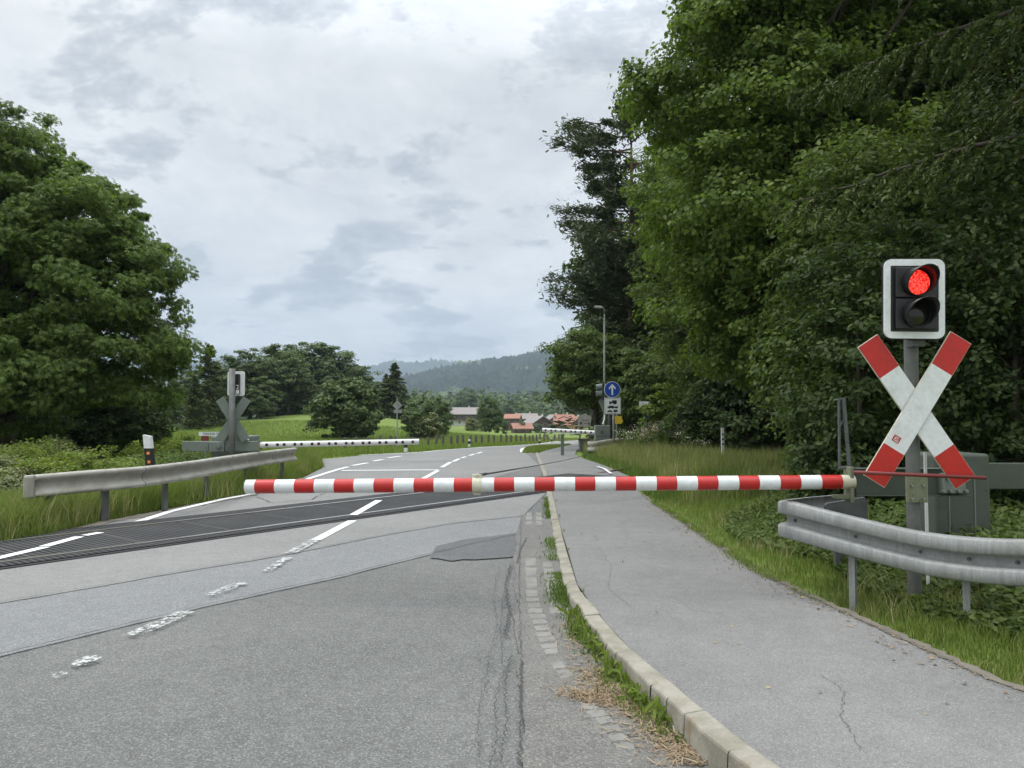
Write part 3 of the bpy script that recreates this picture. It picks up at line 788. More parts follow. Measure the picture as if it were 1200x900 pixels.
def near_guardrail():
    root = empty('guardrail', on(2.9, 5.9), 'curved galvanised guardrail bent round the foot of the crossing mast at the right', 'guardrail')
    b = lambda px, py, Y: P(px, py, Y)
    # lower edge of the beam, from the inner return round the nose and out to the right
    path = smooth_path([P(1016,616,7.35), P(985,618,7.33), P(950,622,7.15), P(931,626,6.85), P(924,629,6.58), P(935,632,6.33), P(965,641,6.15), P(1020,656,5.92), P(1080,671,5.66), P(1140,681,5.36), P(1200,686.5,5.06), P(1270,689,4.72), P(1350,690,4.38)], 150)
    for p in path: p.z = max(.36, min(.54, p.z))
    mb = MB(); mb.sweep(path, W_PROF()); o = mb.build('rail_beam', M['galv'], root, world=True, smooth=True, solid=.005)
    mb = MB()
    for px, py, Y in ((1000,650,6.1),(1130,678,5.45),(1290,689,4.7)):
        p = P(px, py, Y); q = min(path, key=lambda a: (a.xy-p.xy).length); z0 = float(H(q.x, q.y))-.3
        d = Vector((.55,.84,0)).normalized()
        c = q+d*.07
        m2 = MB(); 
        for k in (-1, 1): m2.box((c.x, c.y+k*.0+.0, 0), (.001,.001,.001)) if False else None
        rot = Matrix.Rotation(math.atan2(-.55,.84), 3, 'Z'); h = q.z+.25-z0
        m2.box((c.x, c.y, z0+h/2), (.006,.10,h), 0, rot)
        for k in (-1, 1): m2.box(tuple(Vector((c.x, c.y, z0+h/2))+rot@Vector((.02,.05*k,0))), (.045,.006,h), 0, rot)
        m2.build('post', M['galv'], root, world=True)
    p = path[14]; m2 = MB(); z0 = float(H(p.x,p.y))-.3; m2.box((p.x-.0, p.y-.05, (z0+.62)/2), (.1,.06,.62-z0)); m2.build('post', M['galv_dark'], root, world=True)
    mb = MB()      # joint bolts in the valley
    for k in (48, 62, 84, 100, 112, 124, 136):
        p = path[k]; d = (path[k+1]-path[k-1]); d.z = 0; d.normalize(); o_ = Vector((d.y,-d.x,0))
        c = p+o_*.008+Vector((0,0,.155)); mb = MB(); mb.tube([c, c+o_*.018], .013, 6); mb.build('bolt', M['galv_dark'], root, world=True)
    # shield plate fixed inside the return
    a, c = P(966,592,7.2), P(1016,584,7.25); z0, z1 = .55, a.z; mb = MB()
    mb.prism([(a.x,a.y,.50),(c.x,c.y,.50),(c.x,c.y,c.z-.02),(c.x-.03,c.y,c.z+.015),(a.x+.02,a.y,a.z+.02),(a.x,a.y,a.z)], (0,-.015,0), (0,.02,0))
    mb.build('end_plate', M['galv_dark'], root, world=True, bevel=.006)
near_guardrail()

MP = Vector((3.19, 5.98, 0)); MZ = float(H(MP.x, MP.y))
def mast_assembly():
    root = empty('crossing_signal', (MP.x, MP.y, MZ), 'grey mast carrying the lit red light signal and large crossbuck at the right', 'crossing signal')
    top = P(1067.5, 398, 5.98); bot = Vector((P(1071.5,690,5.98).x, 5.98, MZ-.3)); mb = MB()
    mb.tube([bot, top, top+(top-bot).normalized()*.5], .0525, 28); o = mb.build('mast', M['post'], root, world=True); smooth_by_angle(o)
    ax = (top-bot).normalized()
    # crossbuck
    Y0 = 5.875
    def arm(px0, py0, px1, py1, Yc, name):
        a, b = P(px0, py0, Yc), P(px1, py1, Yc); d = (b-a).normalized(); s = Vector((d.z, 0, -d.x)).normalized()*.091
        L = (b-a).length; e = .292; mb = MB(); n = Vector((0,1,0)); th = .014
        for t0, t1, mi in ((0,e,0),(e,L-e,1),(L-e,L,0)):
            p, q = a+d*t0, a+d*t1; mb.prism([p-s, q-s, q+s, p+s], (0,-.0015,0), (0,0,0), mi)
        bk = MB(); s2 = s*1.03; bk.prism([a-s2-d*.004, b-s2+d*.004, b+s2+d*.004, a+s2-d*.004], (0,.0005,0), (0,th,0))
        o = mb.build(name, [M['red'], M['white']], root, world=True)
        o2 = bk.build('backing_plate', M['cream'], o)
        # backing was authored in world space: bring it into the part's space
        for v in o2.data.vertices: v.co -= Vector(root.location)
        return a, d, s
    arm(1017.2, 399.8, 1131.5, 565, 5.875, 'cross_arm')
    a, d, s = arm(1126, 396, 1025, 563.7, 5.852, 'cross_arm')
    # small red emblem on the lower left arm
    c = P(1050.6, 514.5, 5.849); mb = MB(); xa = d*1.0; ya = Vector((-d.z,0,d.x)); h = .026
    rr = [(-1,-1),(1,-1),(1,1),(-1,1)]
    def rect(x0,x1,y0,y1,mi=0,o=-.001): 
        q = [c+xa*x0+ya*y0, c+xa*x1+ya*y0, c+xa*x1+ya*y1, c+xa*x0+ya*y1]; mb.prism(q, (0,o,0), (0,0,0), mi)
    t = .006
    rect(-h,h,-h*1.15,-h*1.15+t); rect(-h,h,h*1.15-t,h*1.15); rect(-h,-h+t,-h*1.15+t,h*1.15-t); rect(h-t,h,-h*1.15+t,h*1.15-t)
    mb.build('emblem', M['red'], root, world=True)
    cu = bpy.data.curves.new('emblem_letters', 'FONT'); cu.body = 'DB'; cu.size = .040; cu.align_x = 'CENTER'; cu.align_y = 'CENTER'; cu.extrude = .0008
    fo = bpy.data.objects.new('emblem_letters', cu); COL.objects.link(fo); cu.materials.append(M['red']); fo.parent = root
    fo.location = c-Vector((MP.x, MP.y, MZ))+Vector((0,-.001,0)); fo.rotation_euler = (R(90), math.atan2(d.z, -d.x)*0+R(28), 0)
    LET.append(fo)
    # light unit
    hc = P(1071.8, 350, 5.80); yaw = R(-6); 
    rot = Matrix.Rotation(yaw, 3, 'Z') @ Matrix.Rotation(R(1.2), 3, 'Y')
    def loc(x, y, z): return hc+rot@Vector((x,y,z))
    def rrect(w, h, r, y, n=7):
        out = []
        for cx_, cz_, a0 in ((w-r,h-r,0),(-w+r,h-r,90),(-w+r,-h+r,180),(w-r,-h+r,270)):
            for k in range(n): a = R(a0+90*k/(n-1)); out.append(loc(cx_+r*math.cos(a), y, cz_+r*math.sin(a)))
        return out
    mb = MB(); outer = rrect(.224,.310,.058,0); inner = rrect(.178,.258,.008,0); n = len(outer); yv = rot@Vector((0,.02,0))
    vs = outer+inner+[p+yv for p in outer]+[p+yv for p in inner]
    fs = []
    for i in range(n):
        j = (i+1) % n; fs += [(i,j,n+j,n+i),(2*n+i,3*n+i,3*n+j,2*n+j),(i,2*n+i,2*n+j,j),(n+i,n+j,3*n+j,3*n+i)]
    mb.add(vs, fs); mb.build('white_border', M['white'], root, world=True)
    mb = MB(); o3 = rrect(.230,.317,.062,0); mb.prism(o3, rot@Vector((0,.021,0)), rot@Vector((0,.035,0))); mb.build('back_board', M['blackm'], root, world=True)
    mb = MB(); mb.prism(rrect(.176,.256,.006,0), rot@Vector((0,.004,0)), rot@Vector((0,.0205,0)))
    for z in (.122,-.122): mb.prism([loc(-.150,0,z-.116),loc(.150,0,z-.116),loc(.150,0,z+.116),loc(-.150,0,z+.116)], rot@Vector((0,-.035,0)), rot@Vector((0,.003,0)))
    mb.box(loc(0,.1,0), (.26,.12,.46), 0, rot); mb.build('lamp_housing', M['black'], root, world=True, bevel=.005)
    for z, nm in ((.122,'red_lamp'),(-.122,'dark_lamp')):
        mb = MB(); vs = [loc(0,-.058,z)]; NR = 4; K = 36
        for r_ in range(1, NR+1):
            for k in range(K):
                a = 2*math.pi*k/K; rr_ = .096*r_/NR; vs.append(loc(rr_*math.cos(a), -.058+.018*(r_/NR)**2, z+rr_*math.sin(a)))
        fs = [(0,1+(k+1)%K,1+k) for k in range(K)]
        for r_ in range(NR-1):
            for k in range(K): fs.append((1+r_*K+k,1+r_*K+(k+1)%K,1+(r_+1)*K+(k+1)%K,1+(r_+1)*K+k))
        mb.add(vs, fs); l = mb.build(nm, M['led'] if z > 0 else M['lens'], root, world=True, smooth=True)
        mb = MB(); vs = []; fs = []; K = 40     # open tunnel visor, longer on top, pointing a little aside
        for k in range(K+1):
            a = 2*math.pi*k/K+math.pi/2; up = (math.sin(a)+1)/2; ln = .035+.15*up**1.2
            x, zz = .108*math.cos(a), .108*math.sin(a)
            vs += [loc(x,-.036,z+zz), loc(x*.98+ln*.12,-.036-ln,z+zz*.98)]
        fs = [(2*k,2*k+1,2*k+3,2*k+2) for k in range(K)]
        mb.add(vs, fs); mb.build('visor', M['black'], root, world=True, smooth=True, solid=.005)
    mb = MB(); mb.box(top+Vector((0,-.05,-.04)), (.10,.14,.05)); mb.build('bracket', M['galv_dark'], root, world=True, bevel=.004); mb = MB(); mb.box(P(1072,462,5.93), (.16,.05,.05)); mb.build('bracket', M['galv_dark'], root, world=True, bevel=.004)
    c = P(1074, 573, 5.90); mb = MB(); mb.box((c.x,c.y,c.z), (.165,.02,.21)); mb.build('clamp_plate', M['olive'], root, world=True, bevel=.004)
    for x in (-.045,.045):
        for z in (-.075,.03): mb = MB(); mb.tube([c+Vector((x,-.01,z)), c+Vector((x,-.026,z))], .011, 6); mb.build('bolt', M['bolt'], root, world=True)
    mb = MB(); a, b = P(1001,553.5,5.78), P(1155,560,5.80)
    mb.tube([a,b], .0145, 14); mb.build('red_bar', M['redbar'], root, world=True, smooth=True)
    mb = MB(); mb.tube([P(1084,530,6.06), Vector((P(1084,530,6.06).x, 6.06, MZ))], .013, 8); mb.build('conduit', M['whitep'], root, world=True)
mast_assembly()

def to_mesh(fo):
    bpy.context.view_layer.update()
    me = bpy.data.meshes.new_from_object(fo.evaluated_get(bpy.context.evaluated_depsgraph_get()))
    o = bpy.data.objects.new('lettering', me); COL.objects.link(o); o.parent = fo.parent; o.location = fo.location; o.rotation_euler = fo.rotation_euler
    bpy.data.objects.remove(fo); return o
def near_machine():
    b = P(1117, 620, 6.95); z0 = float(H(b.x, b.y)); root = empty('barrier_machine', (b.x, b.y, z0), 'dark green barrier drive cabinet with heavy lifting arms behind the crossbuck', 'barrier machine')
    w = .25; top = P(1117, 532, 6.75).z; bx = (b.x, b.y)
    mb = MB(); mb.box((bx[0], 7.0, (top+z0-.2)/2), (.5, .44, top-z0+.2)); mb.build('cabinet', M['green'], root, world=True, bevel=.03, segs=3)
    mb = MB(); mb.box((bx[0]-.13, 6.776, (z0+top)/2-.08), (.012,.01,top-z0-.30)); mb.box((bx[0]+.10, 6.776, (z0+top)/2-.08), (.012,.01,top-z0-.3)); mb.build('cabinet_seam', M['green_l'], root, world=True, bevel=.003)
    # front lifting arm: a channel with a pivot box
    a, c = P(1003, 565, 6.40), P(1136, 565, 6.40); mb = MB()
    mb.box(((a.x+c.x)/2, 6.44, (a.z+c.z)/2), (c.x-a.x, .07, .215)); mb.box(((a.x+c.x)/2, 6.43, a.z+.112), (c.x-a.x+.01, .11, .012)); mb.box(((a.x+c.x)/2, 6.43, a.z-.112), (c.x-a.x+.01, .11, .012))
    mb.build('lifting_arm', M['green'], root, world=True, bevel=.006)
    a2, c2 = P(1088, 558, 7.28), P(1290, 566, 7.3); mb = MB()
    mb.box(((a2.x+c2.x)/2, 7.32, (a2.z)), (c2.x-a2.x, .09, .25)); mb.build('counterweight_arm', M['green'], root, world=True, bevel=.008)
    mb = MB(); q = P(1118, 568, 6.35); mb.box((q.x, 6.385, q.z+.01), (.21,.05,.17)); mb.box((q.x, 6.355, q.z+.06), (.17,.03,.02)); mb.box((q.x-.09, 6.355, q.z+.02), (.02,.03,.12))
    for x in (-.09,-.03,.04,.10): mb.tube([(q.x+x,6.36,q.z-.055),(q.x+x,6.33,q.z-.055)], .017, 8)
    mb.build('pivot_box', M['green_l'], root, world=True, bevel=.004)
    # flange and lattice upright at the boom root
    mb = MB(); f = P(1000, 565, 6.40); mb.box((f.x-.03, 6.42, f.z-.02), (.03,.14,.30)); mb.box((f.x-.09, 6.42, f.z-.125), (.13,.1,.03)); mb.build('boom_flange', M['olive'], root, world=True, bevel=.004)
    mb = MB(); t1, t2, b1, b2 = P(983,467,6.45), P(988.5,466,6.45), P(984,548,6.45), P(995.5,548,6.45)
    mb.tube([t1,b1], .013, 6); mb.tube([t2,b2], .016, 6); mb.tube([b1-Vector((.01,0,0)), b2+Vector((.01,0,0))], .016, 6); mb.tube([P(977,469,6.45), P(990,467,6.45)], .008, 6)
    mb.tube([P(984.5,500,6.45),P(989.5,490,6.45)], .006, 5); mb.tube([b2, Vector((b2.x+.01,b2.y,f.z+.1))], .03, 6)
    mb.build('stay_bracket', M['galv_dark'], root, world=True)
near_machine()

# ------------------------------------------------------------------ left side of the crossing
def left_guardrail():
    root = empty('guardrail', on(-5.8, 13.5), 'long weathered guardrail running beside the grass on the left edge of the road', 'guardrail')
    tp = [(47,556.5,10.25),(100,552,10.7),(173,546.5,11.5),(230,540,12.9),(268,534.5,14.3),(310,529,16.2),(349,524.5,18.0)]
    path = [P(px,py,Y)-Vector((0,0,.31)) for px,py,Y in tp]; path = [Vector((p.x-.09,p.y,p.z)) for p in path]
    sp = smooth_path(path, 90); mb = MB(); WP = [(.012,0),(.06,.008),(.08,.026),(.08,.052),(.06,.074),(.012,.115),(.004,.14),(.004,.175),(.012,.2),(.06,.236),(.08,.256),(.08,.284),(.06,.302),(.012,.31)]; mb.sweep(sp, WP); 
    o = mb.build('rail_beam', M['galv_old'], root, world=True, smooth=True, solid=.005)
    p = sp[0]; d = (sp[0]-sp[2]).normalized(); mb = MB(); o_ = Vector((-d.y,d.x,0))
    arc = [p+d*.14*math.sin(R(t))+Vector((0,0,0)) for t in range(0, 91, 15)]
    mb.prism([p+Vector((0,0,-.005)), p+d*.13+Vector((0,0,-.005)), p+d*.13+Vector((0,0,.315)), p+Vector((0,0,.315))], o_*(.0), o_*(.085)); mb.build('end_cap', M['galv_old'], root, world=True, bevel=.03)
    for k in (6, 22, 38, 54, 70, 86):
        q = sp[k]; e = (sp[k+1]-sp[k-1]).normalized(); n_ = Vector((-e.y,e.x,0)); c = q+n_*.06; z0 = -.3; mb = MB()
        rot = Matrix.Rotation(math.atan2(e.y,e.x), 3, 'Z'); h = q.z+.27-z0
        mb.box((c.x,c.y,z0+h/2), (.1,.006,h), 0, rot)
        for s_ in (-1,1): mb.box(tuple(Vector((c.x,c.y,z0+h/2))+rot@Vector((.05*s_,.02,0))), (.006,.045,h), 0, rot)
        mb.build('post', M['galv_dark'], root, world=True)
    for k in (30, 62, 80):
        mb = MB()
        q = sp[k]; e = (sp[k+1]-sp[k-1]).normalized(); o_ = Vector((e.y,-e.x,0))
        prof = [(a+.004, z) for a, z in WP]; mb.sweep([q-e*.004+Vector((0,0,0)), q+e*.004], prof)
        mb.build('joint', M['galv_dark'], root, world=True, solid=.006)
left_guardrail()
def delineator(px_, ytop, ybase, Y, label, tilt=0, front=True, w=.12):
    t = P(px_, ytop, Y); b = Vector((t.x-tilt, Y, P(px_, ybase, Y).z)); h = t.z-b.z
    root = empty('delineator_post', (b.x,b.y,b.z), label, 'delineator post', 'white roadside delineator posts')
    def prf(x0z, x1z, mi, mb, wv=w):
        ps = []
        for z in (x0z, x1z):
            f = z/h; c = Vector((tilt*f,0,z)); ps.append([c+Vector((-wv/2,0,0)), c+Vector((wv/2,0,0))])
        mb.prism([ps[0][0],ps[0][1],ps[1][1],ps[1][0]], (0,-.04,0), (0,.04,0), mi)
    mb = MB(); prf(0, h*.36, 0, mb); prf(h*.36, h*.72, 1, mb); 
    f0 = h*.72; mb.prism([Vector((tilt*.72-w/2,0,f0)),Vector((tilt*.72+w/2,0,f0)),Vector((tilt+w/2,0,h*.97)),Vector((tilt-w/2,0,h))], (0,-.04,0), (0,.04,0), 0)
    mb.build('body', [M['whitep'], M['black']], root)
    if front:
        for f in (.44,.62):
            c = Vector((tilt*f,-.041,h*f)); mb = MB(); mb.tube([c, c-Vector((0,.006,0))], w*.21, 14); mb.build('reflector', M['orange'], root)
    return root
delineator(173, 509.5, 566, 11.9, 'white and black delineator post with two orange reflectors behind the left guardrail', -.09)
for px_, yt, yb, Y, lab in ((476,516,529.5,30,'white delineator post under the tip of the far left barrier boom'),(550,514.5,523.5,44,'white and black delineator post on the verge in front of the pasture fence'),
    (632.5,515,522,55,'white delineator post on the verge left of the third barrier boom'),(646.5,513,519.5,60,'small white delineator post directly below the third barrier boom')):
    delineator(px_, yt, yb, Y, lab, .02, False, .14)

def dotted_boom(root, p0, p1, r, n, single=0):
    """white boom with pairs of dark reflectors along its near side"""
    ax = (p1-p0).normalized(); mb = MB(); mb.tube([p0,p1], r, 20); mb.build('boom_tube', M['whitep'], root, world=True, smooth=False)
    L = (p1-p0).length; f = Vector((ax.y,-ax.x,0)); f = f if f.y < 0 else -f
    mb = MB(); st = (L-.5)/(n-1)
    for k in range(n):
        for s_ in (-.11, .11):
            c = p0+ax*(.25+st*k+s_)+f*(r-.004); mb = MB(); mb.tube([c, c+f*.014], r*.52, 14); mb.build('reflector', M['darkred'], root, world=True)
def left_machine():
    Y = 16.0; b = P(268, 540, Y); root = empty('barrier_machine', (b.x, Y, 0), 'grey green barrier machine with horizontal counterweight arm behind the left guardrail', 'barrier machine')
    mb = MB(); mb.box((P(266,517,Y).x, Y+.45, .55), (.85,.5,1.1)); t = P(278,513,Y); mb.box((P(270,512,Y).x, Y+.45, (P(277,511,Y).z+.55)/2), (.80,.45,P(277,511,Y).z-.55))
    mb.build('cabinet', M['green_l'], root, world=True, bevel=.02)
    a, c = P(215,524,Y), P(303,522,Y); mb = MB(); mb.box(((a.x+c.x)/2, Y, (a.z+c.z)/2), (c.x-a.x, .12, .215))
    mb.build('counterweight_arm', M['green_l'], root, world=True, bevel=.01)
    mb = MB(); mb.box((P(256,523,Y).x, Y-.08, P(256,523.5,Y).z), (.32,.05,.2)); mb.tube([P(256,523,Y-.12), P(256,523,Y-.2)], .04, 10); mb.tube([P(268,523,Y-.07), P(268,523,Y-.1)], .03, 8); mb.box(P(243.5,523.5,Y-.07),(.03,.02,.2))
    mb.build('hinge_plate', M['green_l'], root, world=True, bevel=.006)
    mb = MB(); mb.box(P(304,521.5,Y), (.05,.16,.22)); mb.build('boom_flange', M['olive'], root, world=True)
    r2 = empty('barrier_boom', P(305,521.5,Y), 'white lowered barrier boom with dark reflectors reaching from the left machine over the grass', 'barrier boom')
    dotted_boom(r2, P(491,517.6,16.6), P(305,521.3,16.0), .062, 9)
left_machine()
def cross_sign_back(root, c, L, w, th, mname, Yc):
    pass
def left_signal():
    Y = 15.75; b = P(272.5, 540, Y); root = empty('crossing_signal', (b.x, Y, 0), 'light signal and crossbuck seen from behind above the left barrier machine', 'crossing signal')
    mb = MB(); mb.tube([(b.x,Y,-.2), (P(272,432,Y).x,Y,P(272,432,Y).z)], .062, 18); mb.build('mast', M['post'], root, world=True, smooth=True)
    c = P(276.5, 449.5, Y+.14); w, h, r = .18, .262, .05; pts = []
    for cx_, cz_, a0 in ((w-r,h-r,0),(-w+r,h-r,90),(-w+r,-h+r,180),(w-r,-h+r,270)):
        for k in range(6): a = R(a0+18*k); pts.append(c+Vector((cx_+r*math.cos(a),0,cz_+r*math.sin(a))))
    mb = MB(); mb.prism(pts, (0,0,0), (0,.03,0)); mb.build('back_board', M['whitep'], root, world=True)
    q = P(278, 450, Y+.1); mb = MB(); mb.box((q.x,q.y,q.z), (.105,.06,.42)); mb.build('number_box', M['black'], root, world=True, bevel=.006)
    cu = bpy.data.curves.new('number', 'FONT'); cu.body = '2'; cu.size = .14; cu.align_x = 'CENTER'; cu.extrude = .002
    fo = bpy.data.objects.new('number', cu); COL.objects.link(fo); cu.materials.append(M['whitep']); fo.parent = root
    fo.location = P(278.2, 456.2, Y+.065)-Vector((b.x,Y,0)); fo.rotation_euler = (R(90),0,0); LET.append(fo)
    mb = MB(); mb.box(P(278.2,459.3,Y+.065), (.07,.01,.075)); mb.build('white_square', M['whitep'], root, world=True)
    cc = P(273, 491.5, Y+.12)
    for s_ in (-1,1):
        d = Vector((math.sin(R(33))*s_,0,math.cos(R(33)))); n_ = Vector((d.z,0,-d.x)); a, e = cc-d*.52, cc+d*.52; mb = MB()
        mb.prism([a-n_*.095,a+n_*.095,e+n_*.095,e-n_*.095], (0,.012*s_,0), (0,.012*s_+.012,0)); mb.build('cross_arm', M['green_l'], root, world=True)
    mb = MB(); mb.tube([P(278.5,494,Y+.3), P(291,516,Y+.3)], .018, 8); mb.build('stay', M['whitep'], root, world=True)
    mb = MB(); mb.prism([P(263,506,Y+.2),P(262,518,Y+.2),P(291,518,Y+.2),P(283,501,Y+.2)], (0,0,0),(0,.02,0)); mb.build('mounting_plate', M['green_l'], root, world=True)
left_signal()
def plate_text(root, txt, c, size, m, rz=0, off=(0,0,0)):
    cu = bpy.data.curves.new('lettering', 'FONT'); cu.body = txt; cu.size = size; cu.align_x = 'CENTER'; cu.align_y = 'CENTER'; cu.extrude = .001; cu.space_line = .9
    fo = bpy.data.objects.new('lettering', cu); COL.objects.link(fo); cu.materials.append(M[m]); fo.parent = root
    fo.location = Vector(c)-Vector(root.location); fo.rotation_euler = (R(90),0,rz); LET.append(fo); return fo
def left_plate():
    Y = 19; b = P(247, 545, Y); root = empty('small_road_sign', (b.x,Y,0), 'white lettered plate above a red signed disc behind the left barrier machine', 'road sign')
    mb = MB(); mb.box(P(247,508.5,Y), (.60,.015,.10)); mb.build('plate', M['white'], root, world=True)
    plate_text(root, 'TRECKER FREI', P(248.5,508.4,Y-.012), .075, 'black')
    mb = MB(); c = P(240,514,Y); mb.tube([c, c+Vector((0,.02,0))], .10, 20); mb.build('disc', M['redbar'], root, world=True)
    mb = MB(); mb.tube([(c.x,Y+.05,-.2),(c.x,Y+.05,c.z+.15)], .03, 8); mb.build('post', M['galv'], root, world=True)
left_plate()
def diamond_sign():
    Y = 31; b = G(465.5, 528); Y = b.y; root = empty('priority_sign', b, 'grey backed diamond road sign on a slim pole beyond the far left boom', 'road sign')
    mb = MB(); mb.tube([b-Vector((0,0,.2)), P(465.5,467,Y)], .03, 8); mb.build('pole', M['galv'], root, world=True)
    c = P(465.5,475,Y-.03); s_ = .235; mb = MB(); mb.prism([c+Vector((s_,0,0)),c+Vector((0,0,s_)),c+Vector((-s_,0,0)),c+Vector((0,0,-s_))], (0,.05,0), (0,.065,0)); mb.build('diamond_plate', M['galv'], root, world=True, bevel=.004)
    c = P(466,482,Y-.03); mb = MB(); mb.box((c.x,c.y+.05,c.z), (.38,.012,.16)); mb.build('small_plate', M['galv'], root, world=True)
diamond_sign()

# ------------------------------------------------------------------ far right island of the crossing
def far_machine():
    Y = 29.0; b = P(706, 519, Y); gz = float(H(b.x, Y)); root = empty('barrier_machine', (b.x,Y,gz), 'light grey green barrier cabinet standing inside the small guardrail under the blue arrow sign', 'barrier machine')
    mb = MB(); t = P(705.5,498.5,Y); mb.box((t.x, Y, (t.z+gz-.1)/2), (.58,.45,t.z-gz+.1)); mb.build('cabinet', M['green_l'], root, world=True, bevel=.02)
    mb = MB(); c = P(705.5,506.5,Y-.235); mb.tube([c, c-Vector((0,.015,0))], .06, 16); mb.box((t.x,Y-.23,P(700,511,Y).z), (.5,.012,.015)); mb.build('cabinet_lock', M['green'], root, world=True)
    rb = empty('barrier_boom', P(696,506.5,Y), 'short looking white barrier boom with paired dark reflectors left of the far cabinet', 'barrier boom')
    dotted_boom(rb, P(635.5,503.8,29.3), P(697,507.0,29.0), .078, 5)
    # boom rest
    Yr = 29.4; p = P(659, 506, Yr); r3 = empty('boom_rest', (p.x,Yr,float(H(p.x,Yr))), 'grey support post holding the third barrier boom beside the grass island', 'support post')
    mb = MB(); mb.box((p.x,Yr,(p.z-.1+float(H(p.x,Yr))-.1)/2), (.12,.1,p.z-.1-float(H(p.x,Yr))+.1)); mb.build('post', M['green_l'], r3, world=True); mb = MB(); mb.prism([(p.x-.12,Yr,p.z-.1),(p.x+.12,Yr,p.z-.1),(p.x+.06,Yr,p.z-.16),(p.x-.06,Yr,p.z-.16)], (0,-.06,0),(0,.06,0)); mb.build('fork', M['galv'], r3, world=True)
    g_ = empty('guardrail', on(P(706,525,28).x, 28), 'small curved guardrail wrapping the foot of the far barrier cabinet', 'guardrail')
    z = .30
    path = smooth_path([P(740,520,29.2),P(722,520,28.4),P(702,520,28.1),P(694,520,28.2),P(691,520,28.7),P(694,520,29.3)][::-1], 50)
    for q in path: q.z = float(H(q.x,q.y))+.18+z*0
    mb = MB(); mb.sweep(path, [(a,zz*1.15) for a, zz in W_PROF()]); mb.build('rail_beam', M['galv_old'], g_, world=True, smooth=True, solid=.006)
    for k in (10, 30, 46):
        q = path[k]; mb = MB(); mb.box((q.x,q.y+.05,float(H(q.x,q.y))+.1), (.08,.06,.5)); mb.build('post', M['galv_dark'], g_, world=True)
far_machine()
def far_signal():
    Y = 28.9; b = P(706.5,520,Y); gz = float(H(b.x,Y)); root = empty('crossing_signal', (b.x,Y,gz), 'dark mast with side facing signal lamps behind the blue arrow sign', 'crossing signal')
    mb = MB(); mb.tube([P(714.5,522,Y+.3),P(714.5,448,Y+.3)], .075, 12); mb.build('mast', M['galv_dark'], root, world=True, smooth=True)
    mb = MB(); c = P(706.5,458,Y); mb.box((c.x,c.y,c.z), (.07,.3,.68)); mb.build('back_board', M['blackm'], root, world=True)
    for y in (453,460.5):
        a, e = P(706,y,Y), P(698.5,y+.8,Y); mb = MB(); mb.tube([a,e], [.11,.105], 14, 0, False); mb.tube([a,a+Vector((.12,0,0))], .1, 12); mb.build('visor', M['green_l'], root, world=True, solid=.01)
    c = P(705,477,Y+.1)
    mb = MB()
    d = Vector((-.33,0,1)).normalized(); n_ = Vector((d.z,0,-d.x)); a, e = c-d*.05, c+d*.36
    mb.prism([P(701,470,Y+.1),P(707,466,Y+.1),P(710,484,Y+.1),P(707,484,Y+.1)], (0,0,0),(0,.02,0)); mb.build('cross_arm', M['green_l'], root, world=True)
    mb = MB(); mb.tube([P(708.5,486,Y+.1),P(708.5,491,Y+.1),P(706.5,497,Y+.05)], .03, 8); mb.build('conduit', M['whitep'], root, world=True)
far_signal()
def arrow_sign():
    Y = 27.6; b = P(719,520,Y); gz = float(H(b.x,Y)); root = empty('arrow_sign', (b.x,Y,gz), 'round blue sign with white upward arrow above a white plate of vehicle symbols', 'road sign')
    mb = MB(); mb.tube([(b.x,Y,gz-.2),P(719,450,Y)], .038, 12); mb.build('post', M['galv'], root, world=True, smooth=True)
    c = P(717.5,456.5,Y-.05); mb = MB(); mb.tube([c, c+Vector((0,.015,0))], .300, 44); mb.build('white_rim', M['white'], root, world=True)
    mb = MB(); mb.tube([c-Vector((0,.004,0)), c-Vector((0,.0005,0))], .282, 44); mb.build('blue_disc', M['blue'], root, world=True)
    def A(x, z): return c+Vector((x,-.0045,z))
    mb = MB(); mb.prism([A(-.032,-.2),A(.032,-.2),A(.032,.09),A(.125,-.01),A(.125,.075),A(0,.205),A(-.125,.075),A(-.125,-.01),A(-.032,.09)], (0,-.003,0),(0,0,0)); mb.build('arrow', M['white'], root, world=True)
    c = P(718,475.8,Y-.05); w, h = .305,.298; mb = MB()
    mb.box((c.x,c.y+.01,c.z), (w*2,.015,h*2)); mb.build('plate', M['white'], root, world=True, bevel=.02)
    q = c+Vector((0,.0005,0))
    def B(x0,x1,z0,z1): mb.box((c.x+(x0+x1)/2,c.y-.001,c.z+(z0+z1)/2), (x1-x0,.004,z1-z0))
    def disc(x, z, r=.03): mb.tube([c+Vector((x,-.004,z)), c+Vector((x,.001,z))], r, 12)
    mb = MB(); B(-.02,.15,.10,.21); B(-.13,-.025,.10,.165); disc(-.09,.09); disc(.05,.09); disc(.11,.09)         # lorry
    B(-.19,.19,-.07,-.015); B(-.13,.03,-.015,.012); disc(-.12,-.07,.025); disc(.0,-.07,.025); disc(.13,-.07,.025)   # coach and trailer
    B(-.2,-.02,-.215,-.175); B(-.15,-.06,-.175,-.15); disc(-.16,-.215,.02); disc(-.06,-.215,.02); B(.03,.18,-.215,-.14); disc(.1,-.215,.025); B(-.02,.03,-.2,-.19)
    mb.build('vehicle_symbols', M['black'], root, world=True)
    mb = MB(); k = .01
    for x0,x1,z0,z1 in ((-w+.02,w-.02,h-.03,h-.02),(-w+.02,w-.02,-h+.02,-h+.03),(-w+.02,-w+.03,-h+.03,h-.03),(w-.03,w-.02,-h+.03,h-.03)): B(x0,x1,z0,z1)
    mb.build('plate_border', M['galv_dark'], root, world=True)
arrow_sign()
